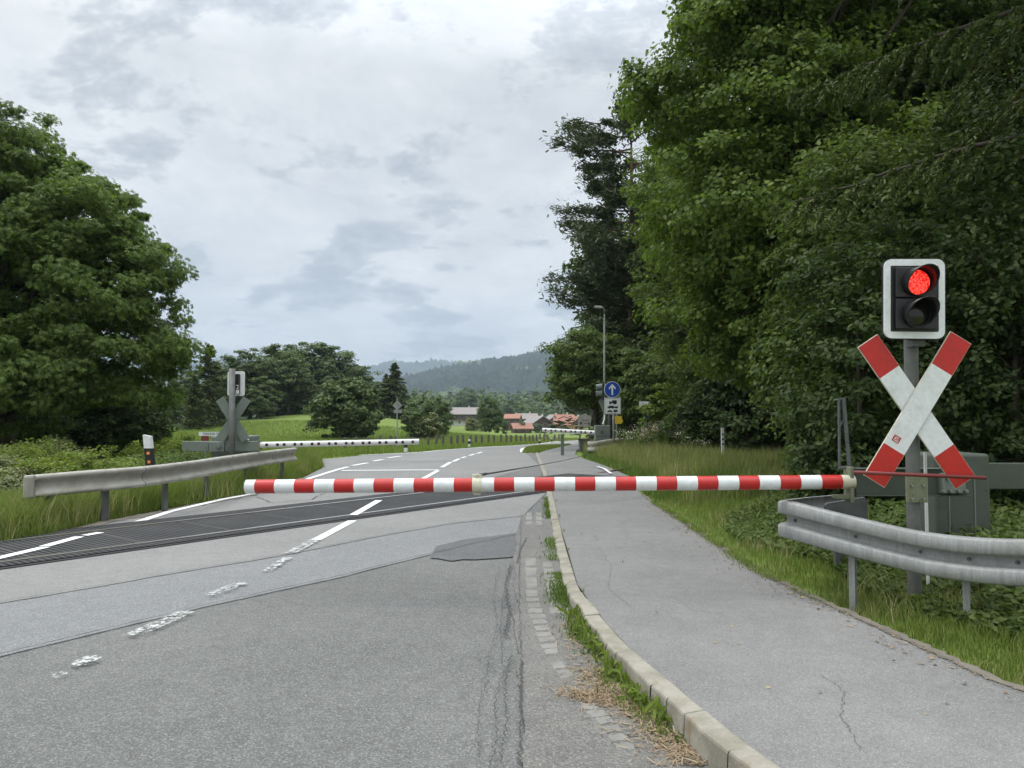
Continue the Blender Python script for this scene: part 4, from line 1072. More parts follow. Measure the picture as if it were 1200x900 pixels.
def yellow_sign():
    Y = 31; b = P(722.5,520,Y); root = empty('yellow_fingerpost', (b.x,Y,float(H(b.x,Y))), 'small yellow direction sign on a thin pole right of the blue arrow sign', 'sign')
    mb = MB(); mb.tube([(b.x,Y,0),P(722.5,480,Y)], .035, 8); mb.build('post', M['galv'], root, world=True)
    mb = MB(); mb.prism([P(720.5,487.5,Y),P(728.5,487.5,Y),P(728.5,490.5,Y),P(730,493.5,Y),P(728,496.5,Y),P(720.5,496.5,Y)], (0,-.05,0),(0,-.03,0)); mb.build('board', M['yellow'], root, world=True)
yellow_sign()
def welcome_sign():
    Y = 34; b = P(685,520,Y); gz = float(H(b.x,Y)); root = empty('village_sign', (b.x,Y,gz), 'pale pentagon shaped village board above a dark trash bin beside the far footpath', 'sign')
    pts = [P(x,y,Y) for x,y in ((677.5,499),(676.8,488.5),(685,484.3),(693.3,488.5),(692,500),(685,500.5))]
    mb = MB(); mb.prism(pts, (0,0,0),(0,.04,0)); mb.build('board', M['galv_old'], root, world=True, bevel=.01)
    mb = MB(); c = P(680.8,496,Y-.005); mb.tube([c,c+Vector((0,.004,0))], .07, 16); 
    for y,x0,x1 in ((492,681,690),(495.5,684.5,688)): a, e = P(x0,y,Y-.004), P(x1,y+.9,Y-.004); mb.box(((a.x+e.x)/2,Y-.003,(a.z+e.z)/2), (e.x-a.x,.004,abs(a.z-e.z)))
    c = P(690,496.5,Y-.005); mb.tube([c,c+Vector((0,.004,0))], .05, 14); mb.build('board_print', M['galv_dark'], root, world=True)
    for x in (679.5,690.5): q = P(x,500,Y+.02); mb = MB(); mb.tube([q,(q.x,q.y,gz-.2)], .035, 8); mb.build('leg', M['wood'], root, world=True)
    Y = 32.5; b = P(685,526,Y); gz = float(H(b.x,Y)); root = empty('trash_bin', (b.x,Y,gz), 'dark square trash bin below the pale village board', 'trash bin')
    hh = P(685,515.5,Y).z-gz; mb = MB(); w1, w0 = .25, .21
    mb.add([(-w0,-w0,0),(w0,-w0,0),(w0,w0,0),(-w0,w0,0),(-w1,-w1,hh),(w1,-w1,hh),(w1,w1,hh),(-w1,w1,hh)], [(0,1,5,4),(1,2,6,5),(2,3,7,6),(3,0,4,7),(4,5,6,7),(3,2,1,0)]); mb.build('body', M['galv_dark'], root, bevel=.015)
    mb = MB(); mb.box((0,0,hh+.02), (.56,.56,.05)); mb.build('lid', M['blackm'], root, bevel=.01)
welcome_sign()
def street_lamp():
    Y = 31; b = P(708.5,525,Y); gz = float(H(b.x,Y)); root = empty('street_lamp', (b.x,Y,gz), 'tall slim street lamp with curved arm rising above the blue arrow sign', 'street lamp')
    t = P(708.3,368,Y); mb = MB(); mb.tube([(b.x,Y,gz-.2),(b.x,Y,gz+1.2),(t.x,Y,t.z)], [.065,.055,.035], 12); mb.build('pole', M['post'], root, world=True, smooth=True)
    mb = MB(); mb.tube([t,P(708.2,363,Y),P(707,360.8,Y),P(704,360,Y)], .03, 10); mb.build('arm', M['post'], root, world=True, smooth=True)
    mb = MB(); mb.prism([P(705,359,Y),P(697,358.6,Y),P(695.8,360,Y),P(698,361,Y),P(705,361.4,Y)], (0,-.12,0),(0,.12,0)); mb.build('lamp_head', M['galv_old'], root, world=True, bevel=.015)
street_lamp()
def finger_posts():
    Y = 27; b = P(759.5,520,Y); gz = float(H(b.x,Y)); root = empty('street_name_sign', (b.x,Y,gz), 'white street name board on a pale post carrying a narrow blue strip', 'sign')
    mb = MB(); mb.tube([(b.x,Y,gz-.1),P(759.7,473,Y)], .03, 10); mb.build('post', M['galv_old'], root, world=True)
    mb = MB(); c = P(754.5,473,Y); mb.box((c.x,Y-.02,c.z), (.34,.02,.16)); c = P(759.8,474,Y); mb.box((c.x,Y-.03,c.z), (.07,.2,.19)); mb.build('board', M['white'], root, world=True)
    mb = MB(); c = P(759,494.5,Y-.035); mb.box(c, (.07,.01,.42)); mb.build('blue_strip', M['blue'], root, world=True)
    Y = 27.6; b = P(770.5,522,Y); gz = float(H(b.x,Y)); root = empty('footpath_signpost', (b.x,Y,gz), 'dark footpath signpost with two small grey boards near the pink flowers', 'sign')
    mb = MB(); mb.tube([(b.x,Y,gz-.1),P(770.5,476,Y)], .045, 10); mb.build('post', M['wood'], root, world=True)
    for x0,x1 in ((762,769),(772,776.5)):
        a, e = P(x0,476.5,Y-.05), P(x1,481,Y-.05); mb = MB(); mb.box(((a.x+e.x)/2,Y-.05,(a.z+e.z)/2), (e.x-a.x,.02,a.z-e.z)); mb.build('board', M['galv'], root, world=True)
    Y = 28.5; b = P(768,515,Y); gz = float(H(b.x,Y)); root = empty('wooden_railing', (b.x,Y,gz), 'weathered grey wooden railing half hidden by pink flowers under the footpath signs', 'railing')
    a, e = P(752,504,Y), P(786,504,Y); mb = MB(); mb.box(((a.x+e.x)/2,Y,a.z), (e.x-a.x,.3,.07)); mb.build('top_board', M['galv'], root, world=True)
    for x in (755,783): q = P(x,505,Y); mb = MB(); mb.box((q.x,Y,(q.z+gz-.1)/2), (.1,.1,q.z-gz+.1)); mb.build('leg', M['galv'], root, world=True)
    Y = 20.5; b = P(847,527,Y); gz = float(H(b.x,Y)); root = empty('marker_post', (b.x,Y,gz), 'white railway marker post standing in the tall pale grass by the woods', 'marker post')
    mb = MB(); t = P(847,503.5,Y); mb.box((b.x,Y,(t.z+gz)/2+.1), (.075,.05,t.z-gz-.1)); mb.build('board', M['whitep'], root, world=True)
    mb = MB(); mb.tube([(b.x,Y+.04,gz-.1),(b.x,Y+.04,t.z-.1)], .02, 8)
    mb.build('stake', M['wood'], root, world=True)
    for k in range(3): mb = MB(); mb.box((b.x,Y-.027,t.z-.13-.13*k), (.05,.004,.05)); mb.build('mark', M['black'], root, world=True)
finger_posts()
def white_car():
    _p = P(675.5, 514, 200); c = Vector((_p.x, 200, float(H(_p.x, 200)))); root = empty('white_car', c, 'small white car far away on the road below the third boom', 'car', rz=R(8)); W = .9
    mb = MB(); prof = [(-.0,.25),(.0,.7),(.15,.95),(.9,1.02),(1.5,1.42),(3.0,1.45),(3.9,1.0),(4.1,.6),(4.1,.25)]
    mb.prism([Vector((-W,y,z)) for y,z in prof], (0,0,0),(2*W,0,0)); mb.build('body', M['white'], root, bevel=.1)
    mb = MB(); mb.prism([Vector((-.72,.92,1.04)),Vector((.72,.92,1.04)),Vector((.62,1.44,1.38)),Vector((-.62,1.44,1.38))], (0,-.03,.03),(0,0,0)); mb.build('windscreen', M['glass'], root)
    mb = MB(); mb.box((0,-.02,.35), (1.7,.06,.22)); mb.build('bumper', M['blackm'], root)
    for x in (-.65,.65): mb = MB(); mb.box((x,.02,.68), (.3,.06,.14)); mb.build('headlight', M['glass'], root)
    for x in (-.82,.82):
        for y in (.75,3.3): mb = MB(); mb.tube([(x-.1,y,.3),(x+.1,y,.3)], .31, 16); mb.build('wheel', M['black'], root)
white_car()

# ------------------------------------------------------------------ pasture fence
def fence():
    a, root = None, empty('pasture_fence', G(530,522), 'wooden posts of the wire pasture fence along the far side of the road', 'fence')
    pts = [(405,529.5),(418,528.5),(432,527.8),(445,527),(458,526.3),(464,526),(483,525.2)]
    xs_ = [501,511,519.5,528.5,535.5,543,551,558,565,572,579,587,593,599,605,610.5,616,620.5,624.5,629,633,638,642,650,655,660]
    pts += [(x, np.interp(x,(501,530,586,625,660),(524.8,523.2,521,519.3,517.3))) for x in xs_]
    prev = None; wires = MB(); rr = random.Random(4)
    for x, y in pts:
        p = G(x, y-.6); h = .66+rr.uniform(-.06,.08); mb = MB(); dx = rr.uniform(-.05,.05)
        mb.tube([p-Vector((0,0,.2)), p+Vector((dx,0,h))], .075 if p.y < 40 else .09, 7); mb.build('fence_post', M['wood'], root, world=True)
        if prev is not None:
            for z in (.25,.45,.6): wires.tube([prev+Vector((0,0,z)), p+Vector((0,0,z))], .007, 4, 0, False)
        prev = p
    wires.build('wire', M['galv_dark'], root, world=True)
fence()

for _f in LET: to_mesh(_f)
# ------------------------------------------------------------------ houses
def house(name, label, c, wd, dp, wall_h, roof_h, ridge, mats, wood=.5, cat='house', rz=0, over=.9, chim=True, win=4, base=None, balcony=True):
    """ridge 'x': the eaves face the camera; 'y': the gable does"""
    root = empty(name, c, label, cat, 'houses of the distant village', rz); wl, rf = mats
    W2, D2 = wd/2, dp/2; zb = -1.0; hw = wall_h*wood
    mb = MB(); mb.box((0,0,(zb+hw)/2), (wd,dp,hw-zb)); mb.build('wall', M[wl], root)
    mb = MB(); 
    if ridge == 'x': prof = [(-D2-.05,hw),(-D2-.05,wall_h),(0,wall_h+roof_h),(D2+.05,wall_h),(D2+.05,hw)]; mb.prism([Vector((-W2-.05,y,z)) for y,z in prof], (0,0,0),(wd+.1,0,0))
    else: prof = [(-W2-.05,hw),(-W2-.05,wall_h),(0,wall_h+roof_h),(W2+.05,wall_h),(W2+.05,hw)]; mb.prism([Vector((x,-D2-.05,z)) for x,z in prof], (0,0,0),(0,dp+.1,0))
    mb.build('upper_wall', M['woodhouse'], root)
    a = (D2 if ridge == 'x' else W2); k = roof_h/a; b = a+over; th = .28; mb = MB()
    prof = [(-b,wall_h-over*k),(0,wall_h+roof_h),(b,wall_h-over*k),(b,wall_h-over*k+th),(0,wall_h+roof_h+th),(-b,wall_h-over*k+th)]
    if ridge == 'x': mb.prism([Vector((-W2-over,y,z+.02)) for y,z in prof], (0,0,0),(wd+2*over,0,0))
    else: mb.prism([Vector((x,-D2-over,z+.02)) for x,z in prof], (0,0,0),(0,dp+2*over,0))
    r_ = mb.build('roof', M[rf], root)
    if chim: mb = MB(); mb.box((wd*.18,.3 if ridge == 'x' else -D2*.3,wall_h+roof_h+.35), (.6,.6,1.3)); mb.build('chimney', M['plaster'], r_)
    for row, z in ((0,hw*.5),(1,hw+(wall_h-hw)*.45)):
        if row == 0 and hw < 1.5: continue
        for i in range(win):
            x = -W2+wd*(i+.5)/win; h = .55; mb = MB(); mb.box((x,-D2-.06,z), (.85,.06,1.0)); f = mb.build('window', M['plaster' if row else 'woodhouse'], root); mb = MB(); mb.box((x,-D2-.10,z), (.72,.04,.9)); mb.build('pane', M['glass'], f)
    if balcony and ridge == 'x' or balcony and wd > 9:
        mb = MB(); mb.box((0,-D2-.6,hw+.1), (wd*.94,1.1,.12)); mb.box((0,-D2-1.1,hw+.55), (wd*.94,.08,.85)); mb.build('balcony', M['woodhouse'], root, bevel=.02)
    return root
def hp(px, Y): p = P(px, 500, Y); return Vector((p.x, Y, float(H(p.x, Y))))
def at_y(px, py, Y): p = P(px, py, Y); return p
b = hp(543.5,350); house('farmhouse', 'white and dark timber farmhouse with long grey roof on the meadow rise', at_y(543.5,497,350), 13.2, 10, 4.9, 2.6, 'x', ('plaster','roof_grey'), .36, 'farmhouse', 0, 1.1, True, 4)
Yv = 300
house('village_house', 'low dark timber house with a flat orange roof leftmost in the village', at_y(601,503,Yv), 5.2, 6, 4.4, 1.4, 'x', ('woodhouse','roof_red'), .3, rz=R(-8), win=2, balcony=False, chim=False, over=.7)
house('village_shed', 'low open shed with a red brown sloping roof in front of the village houses', at_y(611,507.5,Yv-30), 6.3, 5, 1.8, 1.5, 'x', ('woodhouse','roof_brown'), .4, 'shed', R(14), .7, False, 2, balcony=False)
house('village_house', 'brown timber gable house with a wide grey roof in the middle of the village', at_y(630,506,Yv+4), 7.6, 11, 3.8, 2.4, 'y', ('woodhouse','roof_grey'), .4, rz=R(20), win=3)
house('village_house', 'small dark gabled house wedged between the grey roofed and orange roofed houses', at_y(648,505,Yv+12), 5.5, 8, 4.6, 1.9, 'y', ('woodhouse','roof_grey'), .4, rz=R(14), win=2, balcony=False)
house('village_house', 'house with the large bright orange tiled roof in the right of the village', at_y(661,506,Yv-6), 6.4, 7, 3.6, 2.9, 'x', ('woodhouse','roof_red'), .4, rz=R(-6), win=3)
house('village_house', 'ochre walled house with an orange roof partly behind the third barrier boom', at_y(674,506,Yv-14), 4.4, 8, 3.4, 2.2, 'y', ('plaster_y','roof_red'), .75, rz=R(14), win=2, balcony=False)
house('village_house', 'grey roofed house set back behind the brown timber gable house', at_y(617,502,Yv+30), 8, 7, 4.4, 1.9, 'x', ('plaster','roof_grey'), .5, win=3, balcony=False)

# ------------------------------------------------------------------ trees
TPL['wide'] = T_oval(.4)
def lob(*a): return list(a)
# big chestnut on the left
chest = [(0,0,5.4,4.2,4.0,3.4),(-2.4,.3,6.8,4.0,4.0,3.6),(-.6,-.3,8.6,2.6,2.6,1.7),(1.9,-.4,7.1,2.2,2.4,1.7),(3.0,-.6,5.2,2.4,2.4,1.8),(3.1,-.4,3.2,2.3,2.6,1.4),(0,-2.2,2.9,3.4,2.4,1.6),(-3.4,-2,3.8,3,2.6,2.4),(1.4,-1.8,2.3,2.4,1.8,1.1)]
tree('chestnut_tree', on(-14.6,21.6), 'huge dark horse chestnut filling the left edge of the picture', None, chest, 1500, .47, 105, .17, 'chestnut', 'leaf_chestnut', .34, 8.5, 3, 90, shell=.5, flatz=.55, up=.45, droop=.35)
# bright maple overhanging on the right, nearest the road
maple = [(-.9,0,8.2,2.4,2.6,2.9),(.6,.4,10.6,2.7,3,2.6),(-1.4,-.5,5.6,2.0,2.3,2.0),(.6,0,5.2,2.8,2.5,2.6),(-1.4,0,10.0,1.3,1.5,1.2),(.2,-.8,3.2,2.5,1.8,1.3),(-3.1,0,8.2,.9,1.0,.35),(-1.2,-.2,11.6,1.5,1.5,.9),(-1.7,-.3,3.3,1.3,1.2,1.1)]
tree('maple_tree', on(6.1,15.5), 'tall bright green maple whose leafy edge overhangs the footpath', None, maple, 1600, .42, 125, .094, 'wide', 'leaf_maple', .2, 11, 5, 120, shell=.35, flatz=.6, up=.45, droop=.3)
tree('maple_tree', on(9.3,17.5), 'tall dense maple standing deep in the woods above the crossbuck', None, [(0,0,8,4,3.4,3.6),(-1.5,-.5,4.6,3,2.6,2.6),(1,0,12,4,3.4,3),(2.5,-.5,5,3,2.6,2.8)], 900, .55, 100, .13, 'wide', 'leaf_mid', .3, 12, 6, 40, shell=.45, flatz=.55, up=.5, droop=.25)
# shrub belt behind the barrier machine
def bush(name, x, y, label, lobes, n, cr, per, size, tpl, lm, seed, cat='shrub', group=None, tr=.05, up=.5, droop=.2):
    return tree(name, on(x, y), label, group, lobes, n, cr, per, size, tpl, lm, tr, None, seed, 14, shell=.5, flatz=.6, up=up, droop=droop, cat=cat)
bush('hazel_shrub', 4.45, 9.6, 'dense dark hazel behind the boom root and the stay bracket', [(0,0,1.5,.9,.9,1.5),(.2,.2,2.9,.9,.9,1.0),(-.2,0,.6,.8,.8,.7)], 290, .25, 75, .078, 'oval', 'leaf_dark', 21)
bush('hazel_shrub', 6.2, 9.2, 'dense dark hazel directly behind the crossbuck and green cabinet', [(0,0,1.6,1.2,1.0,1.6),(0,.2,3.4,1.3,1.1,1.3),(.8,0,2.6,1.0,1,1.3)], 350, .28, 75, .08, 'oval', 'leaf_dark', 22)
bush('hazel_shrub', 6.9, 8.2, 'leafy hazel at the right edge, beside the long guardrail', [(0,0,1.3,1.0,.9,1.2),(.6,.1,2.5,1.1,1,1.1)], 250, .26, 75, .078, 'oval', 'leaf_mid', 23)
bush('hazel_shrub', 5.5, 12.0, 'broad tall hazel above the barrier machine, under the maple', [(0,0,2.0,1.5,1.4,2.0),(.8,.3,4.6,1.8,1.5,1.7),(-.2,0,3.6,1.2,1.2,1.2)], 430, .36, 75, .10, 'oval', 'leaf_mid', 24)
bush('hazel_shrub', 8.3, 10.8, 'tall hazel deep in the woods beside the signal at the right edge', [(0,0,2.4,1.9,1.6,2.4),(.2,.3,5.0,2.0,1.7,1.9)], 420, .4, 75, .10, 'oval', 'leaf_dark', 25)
bush('young_beech', 6.5, 14.6, 'slim young beech whose foliage closes the wood left of the stay bracket', [(.1,0,2.0,1.4,1.3,2.0),(0,0,4.6,1.5,1.3,1.7)], 380, .42, 75, .12, 'oval', 'leaf_mid', 26, 'tree')
# spruce over the top right corner
def spruce_near():
    rng = np.random.default_rng(8); x0, y0 = 6.9, 8.6
    root = empty('spruce_tree', on(x0,y0), 'old spruce with hanging needle curtains over the top right corner', 'tree')
    mb = MB(); mb.tube([(0,0,-.3),(0,0,5),(.05,0,14)], [.26,.22,.08], 12)
    Cs = []; Al = []; Ns = []
    for k in range(46):
        z = 3.7+k*.21+rng.normal()*.1; az = rng.uniform(0, 6.28) if k % 3 else rng.uniform(2.4, 4.6); z += .9; L = (3.8-(z-3.7)*.20)*rng.uniform(.75,1.1)
        d = np.array((math.cos(az), math.sin(az), 0)); m = 16; path = []
        for i in range(m+1):
            t = i/m; path.append(np.array((0,0,z))+d*L*t+np.array((0,0,L*(.10*t-.42*t*t+.16*t**4)))+rng.normal(size=3)*.012)
        mb.tube([tuple(p) for p in path], list(np.linspace(.045,.006,m+1)), 5)
        s = np.array((-d[1], d[0], 0))
        for i in range(3, m+1):
            for sg in (-1, 1):
                for rep in range(2):
                    t = (i-rng.random())/m; p0 = path[i]; l2 = (.22+.42*math.sin(math.pi*min(1,t*.9+.1)))*rng.uniform(.6,1.25)
                    dr = s*sg*.55+d*.45+np.array((0,0,-.15-.5*rng.random())); dr /= np.linalg.norm(dr); n = int(l2/.018)
                    u = np.linspace(0,1,n)[:,None]; q = p0+dr*l2*u+np.array((0,0,-1))*l2*.35*u**2
                    tan = dr+np.array((0,0,-.9))*u; 
                    for w in range(3):
                        Cs.append(q+rng.normal(size=q.shape)*.012); Al.append(unit(tan+rng.normal(size=q.shape)*.55)); Ns.append(rng.normal(size=q.shape))
    C = np.concatenate(Cs); A = np.concatenate(Al); N = np.concatenate(Ns)
    TPL['spr'] = T_needle(.2)
    leaves('crown', C, N, .055+.035*rng.random(len(C)), 'spr', M['needle'], root, rng, A)
    mb.build('trunk', M['bark'], root, smooth=True)
spruce_near()
# conifers and pine behind
def conifer_mesh(name, loc, label, group, Hh, Rr, seed, lm='needle', size=.5, nb=34, per=95, z0=.12, open_=False, trunkm='bark_pine', cat='tree'):
    rng = np.random.default_rng(seed); root = empty(name, loc, label, cat, group); mb = MB(); mb.tube([(0,0,-.4),(0,0,Hh*.5),(0,0,Hh*.98)], [Hh*.018,Hh*.012,Hh*.002], 9)
    Cs = []; Ns = []; Al = []
    for k in range(nb*4):
        f = (k+rng.random())/(nb*4); z = Hh*(z0+(1-z0)*f); R_ = Rr*((1-f)**.75*.95+.05) if not open_ else Rr*(math.sin(math.pi*min(1,(.18+.82*(1-f))**.8))*.75+.25*(1-f))*rng.uniform(.6,1.15)
        az = rng.uniform(0,6.28); d = np.array((math.cos(az),math.sin(az),0)); L = R_*rng.uniform(.75,1.1)
        tip = np.array((0,0,z))+d*L+np.array((0,0,(-.18 if not open_ else .16)*L)); 
        if k % 2 == 0: mb.tube([(0,0,z), tuple(tip*.5+np.array((0,0,z*.5+.04*L))), tuple(tip)], [Hh*.0035,Hh*.002,Hh*.0006], 4)
        n = per; u = (rng.random((n,1))**.6) if not open_ else 1-.5*rng.random((n,1))**1.6
        q = np.array((0,0,z))*(1-u)+tip*u+rng.normal(size=(n,3))*np.array((.13,.13,.07))*L*(1 if not open_ else .66)
        Cs.append(q); Ns.append(rng.normal(size=(n,3))*.5+np.array((0,0,.8))); Al.append(d+rng.normal(size=(n,3))*.5+np.array((0,0,-.25 if not open_ else .35)))
    C = np.concatenate(Cs); TPL['tuft'] = T_needle(.2 if open_ else .2)
    leaves('crown', C, np.concatenate(Ns), size*(.6+.8*rng.random(len(C))), 'tuft', M[lm], root, rng, np.concatenate(Al))
    mb.build('trunk', M[trunkm], root, smooth=True); return root
def bx(px, Y): return P(px,500,Y).x
conifer_mesh('pine_tree', on(bx(742,42),42), 'tall black pine with open ragged crown against the sky left of the maple', None, 18.2, 5.6, 31, 'needle_pine', .25, 36, 420, .12, True)
conifer_mesh('spruce_tree', on(bx(790,40),40), 'tall spruce just right of the black pine, behind the street lamp', None, 19, 4.2, 32, 'needle', .42, 34, 110, .08)
conifer_mesh('spruce_tree', on(bx(835,34),34), 'dark spruce at the back of the wood above the white marker post', None, 15, 3.6, 33, 'needle', .38, 34, 110, .05)
conifer_mesh('spruce_tree', on(bx(715,52),52), 'far spruce half hidden behind the black pine crown', None, 17, 4.4, 34, 'needle_pine', .45, 30, 110, .06)
# the round tree behind the blue sign, and its neighbours
tree('field_maple', on(bx(700,36),36), 'rounded leafy tree directly behind the street lamp and arrow sign', None, [(0,0,3.6,2.6,2.5,1.7),(-.5,0,4.6,2.0,2,1.1),(1.8,-.3,2.9,1.8,1.8,1.9),(-1.2,-.2,2.9,1.2,1.5,.9)], 400, .42, 80, .16, 'oval', 'leaf_mid', .16, 4.5, 41, 24, up=.6)
tree('field_maple', on(bx(768,33),33), 'smaller rounded tree right of the arrow sign, behind the footpath signs', None, [(0,0,2.7,1.7,1.6,1.9),(.7,-.3,1.6,1.6,1.4,1.3)], 230, .42, 75, .18, 'oval', 'leaf_mid', .12, 3.5, 42, 16, up=.6)
tree('elder_bush', on(bx(806,27),27), 'light green bush at the wood edge between arrow sign and marker post', None, [(0,0,1.0,1.2,1.0,.95),(-.7,0,1.5,.8,.8,.9)], 130, .32, 70, .14, 'oval', 'leaf_maple', .06, 1.5, 43, 8, cat='shrub')
tree('willow_bush', on(bx(850,28),28), 'dark bush behind the white marker post at the wood edge', None, [(0,0,1.4,1.6,1.2,1.5),(.8,.2,2.2,1.4,1.2,1.4)], 190, .4, 70, .15, 'oval', 'leaf_dark', .06, 1.8, 44, 8, cat='shrub')
tree('ash_tree', on(bx(850,25),26), 'mid green ash rising between the maple and the rounded trees', None, [(-.7,0,6.5,2.4,2.2,2.6),(0,0,4.0,2,1.8,2.0),(-1,0,9,2,2,2.2)], 260, .6, 70, .2, 'thin', 'leaf_mid', .18, 9, 45, 22)
will = tree('willow_bush', on(bx(822,24.5),24.5), 'dark bush low at the wood edge left of the marker post', 'bushes at the foot of the trees', [(0,0,1.0,1.2,1.0,1.0),(.7,.2,1.7,1.1,1.0,1.1)], 190, .32, 70, .12, 'oval', 'leaf_dark', .05, 1.8, 48, 8, cat='shrub')
for px,Y,s_,l in ((875,23,1.25,'dark bush at the wood edge right of the marker post'),(45,27,1.25,'dark bush under the chestnut left of its trunk'),(85,28,1.2,'dark bush under the middle of the chestnut crown'),(125,29,1.2,'dark bush under the right half of the chestnut crown'),(165,30,1.05,'dark bush under the right tip of the chestnut crown'),(5,26,1.3,'dark bush at the left picture edge under the chestnut')):
    copy_thing(will, on(bx(px,Y),Y,-.1), l, None, px, s_)
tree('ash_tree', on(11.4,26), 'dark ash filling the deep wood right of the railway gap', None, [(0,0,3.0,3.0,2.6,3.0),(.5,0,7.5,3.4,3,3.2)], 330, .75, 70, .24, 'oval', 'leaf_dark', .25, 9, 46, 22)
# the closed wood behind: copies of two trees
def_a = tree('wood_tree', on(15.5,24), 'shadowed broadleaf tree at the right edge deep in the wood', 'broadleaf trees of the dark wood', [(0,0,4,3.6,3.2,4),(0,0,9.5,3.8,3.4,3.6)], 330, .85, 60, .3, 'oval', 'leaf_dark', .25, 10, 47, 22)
for (x,y,l,s_) in ((12.8,31,'shadowed broadleaf tree behind the deep wood ash',1.15),(17.8,30,'broadleaf tree at the far right back of the wood',1.2),(10.8,38,'broadleaf tree closing the wood above the railway gap',1.2),(15.2,44,'broadleaf tree at the rear of the wood over the rails',1.3),(13.0,20.5,'broadleaf tree high above the red signal lamp',1.0),(17.0,17.5,'broadleaf tree outside the right edge behind the spruce',1.05),(11.6,14.5,'broadleaf tree behind the spruce at the right edge',.75),(8.6,48,'broadleaf tree right of the spruces at the wood end',1.2),(22,40,'broadleaf tree far right behind the woods',1.4),(12.2,52,'broadleaf tree behind the gap where the rails vanish',1.3)):
    copy_thing(def_a, on(x,y), l, None, (x*7.3) % 6, s_)
# left distance
far_a = tree('meadow_tree', on(bx(245,95),95), 'tall dark tree behind the left crossbuck mast', 'trees along the left meadow edge', [(0,0,6,4.6,4,4.6),(.5,0,9.5,3.6,3.2,2.8),(-2,0,4,3.4,3,3.4)], 210, .95, 75, .42, 'kite', 'leaf_far', .3, 10, 51, 14, up=.8)
far_b = conifer_mesh('meadow_spruce', on(bx(462,112),112), 'slender dark spruce rising above the meadow behind the diamond sign', 'spruces along the left meadow edge', 10.5, 2.6, 52, 'needle', .5, 26, 40, .04)
labs = ['tall tree right of the left crossbuck mast','dense tree at the middle of the left tree row','tall rounded tree before the left hill crest','broad tree at the left end of the tree row','tree between the chestnut and the left signal','dark tree low on the meadow edge beside the mast','tree at the right end of the left row','tall tree rising above the left row of trees','tree behind the pale round bush tree','tree on the crest behind the bush tree','tree on the slope left of the slender spruce','low tree at the foot of the slender spruce','broad tree seen under the chestnut crown','dark tree behind the chestnut trunk','low tree under the chestnut at the left edge','tree filling the row just right of the mast','tree between the two tallest of the left row','round topped tree before the middle of the left row']
for i,(px,Y,yt) in enumerate(((292,100,408),(325,108,402),(362,118,399),(215,92,432),(262,105,425),(306,96,440),(398,122,409),(345,125,404),(388,104,440),(422,118,428),(440,112,446),(472,114,470),(165,70,455),(95,66,450),(20,62,445),(276,98,415),(385,120,404),(338,104,416))):
    g_, s_ = fit(px, Y, yt, 12.6); copy_thing(far_a, g_, labs[i], None, i*1.7, s_*1.2, s_)
g_, s_ = fit(245, 95, 440, 12.6); far_a.scale = (s_,s_,s_)
g_, s_ = fit(462, 112, 425, 10.6); far_b.location = g_; far_b.scale = (s_*1.5,s_*1.5,s_)
for px,Y,yt,l in ((452,116,438,'shorter dark spruce left of the slender meadow spruce'),(473,120,450,'small spruce on the right of the slender meadow spruce'),(228,80,440,'dark spruce between the chestnut crown and the left mast'),(243,84,404,'pointed spruce top behind the left crossbuck mast'),(318,112,405,'pointed spruce among the broadleaf trees of the left row'),(378,124,402,'spruce top rising from the left tree row')):
    g_, s_ = fit(px, Y, yt, 10.6); copy_thing(far_b, g_, l, None, px, s_*1.3, s_)
tree('bush_tree', on(bx(406,66),66), 'rounded mid green tree beside the tip of the far left boom', None, [(0,0,2.9,2.7,2.4,2.3),(-1.2,0,2.0,2.1,1.8,1.9),(1.3,0,2.0,2.0,1.8,1.9),(.3,0,4.0,1.6,1.5,1.1)], 230, .6, 80, .3, 'kite', 'leaf_far', .18, 4, 53, 12, up=.7)
grv = tree('orchard_tree', on(bx(492,74),74), 'loose crowned tree just right of the diamond sign', 'small trees of the far meadow', [(0,0,3.7,1.7,1.6,1.6),(0,0,2.0,1.5,1.4,1.4)], 100, .55, 50, .3, 'kite', 'leaf_far', .12, 3.8, 54, 14)
g_, s_ = fit(492, 74, 464, 5.4); grv.location = g_; grv.scale = (s_,s_,s_)
for px,Y,yt,wd,l in ((512,80,465,1,'loose crowned tree left of the farmhouse'),(484,70,478,1.1,'short tree directly behind the diamond sign plate'),(521,86,474,.9,'small tree at the left end of the farmhouse meadow'),(556,110,492,1.2,'low shrubby tree in front of the farmhouse'),(548,112,497,1.2,'very low bushy tree below the farmhouse wall'),
    (573,120,465,.8,'tree right of the farmhouse'),(583,120,479,.7,'tree between the farmhouse and the orange roofed barn'),(568,130,474,.8,'taller tree just beside the farmhouse gable'),(591,128,492,.8,'dark low tree left of the village'),(547,420,455,.9,'tall tree rising behind the farmhouse roof'),(611,270,493,.9,'small bush tree between village roofs'),(629,275,496,1.3,'pale bushy tree in front of the brown gable house'),(602,380,468,1.2,'tall tree behind the leftmost village house')):
    g_, s_ = fit(px, Y, yt, 5.4); copy_thing(grv, g_, l, None, px*1.3, s_*wd, s_)
pale = tree('pale_bush', on(bx(501,70),70), 'pale grey green bush under the loose crowned tree', 'pale bushes of the far meadow', [(0,0,1.1,1.4,1.2,1.1)], 55, .42, 50, .25, 'kite', 'leaf_grey', .05, 1.2, 55, 6, cat='bush')
copy_thing(pale, on(bx(552,104),104), 'pale grey green bush below the farmhouse', None, 2, .8)
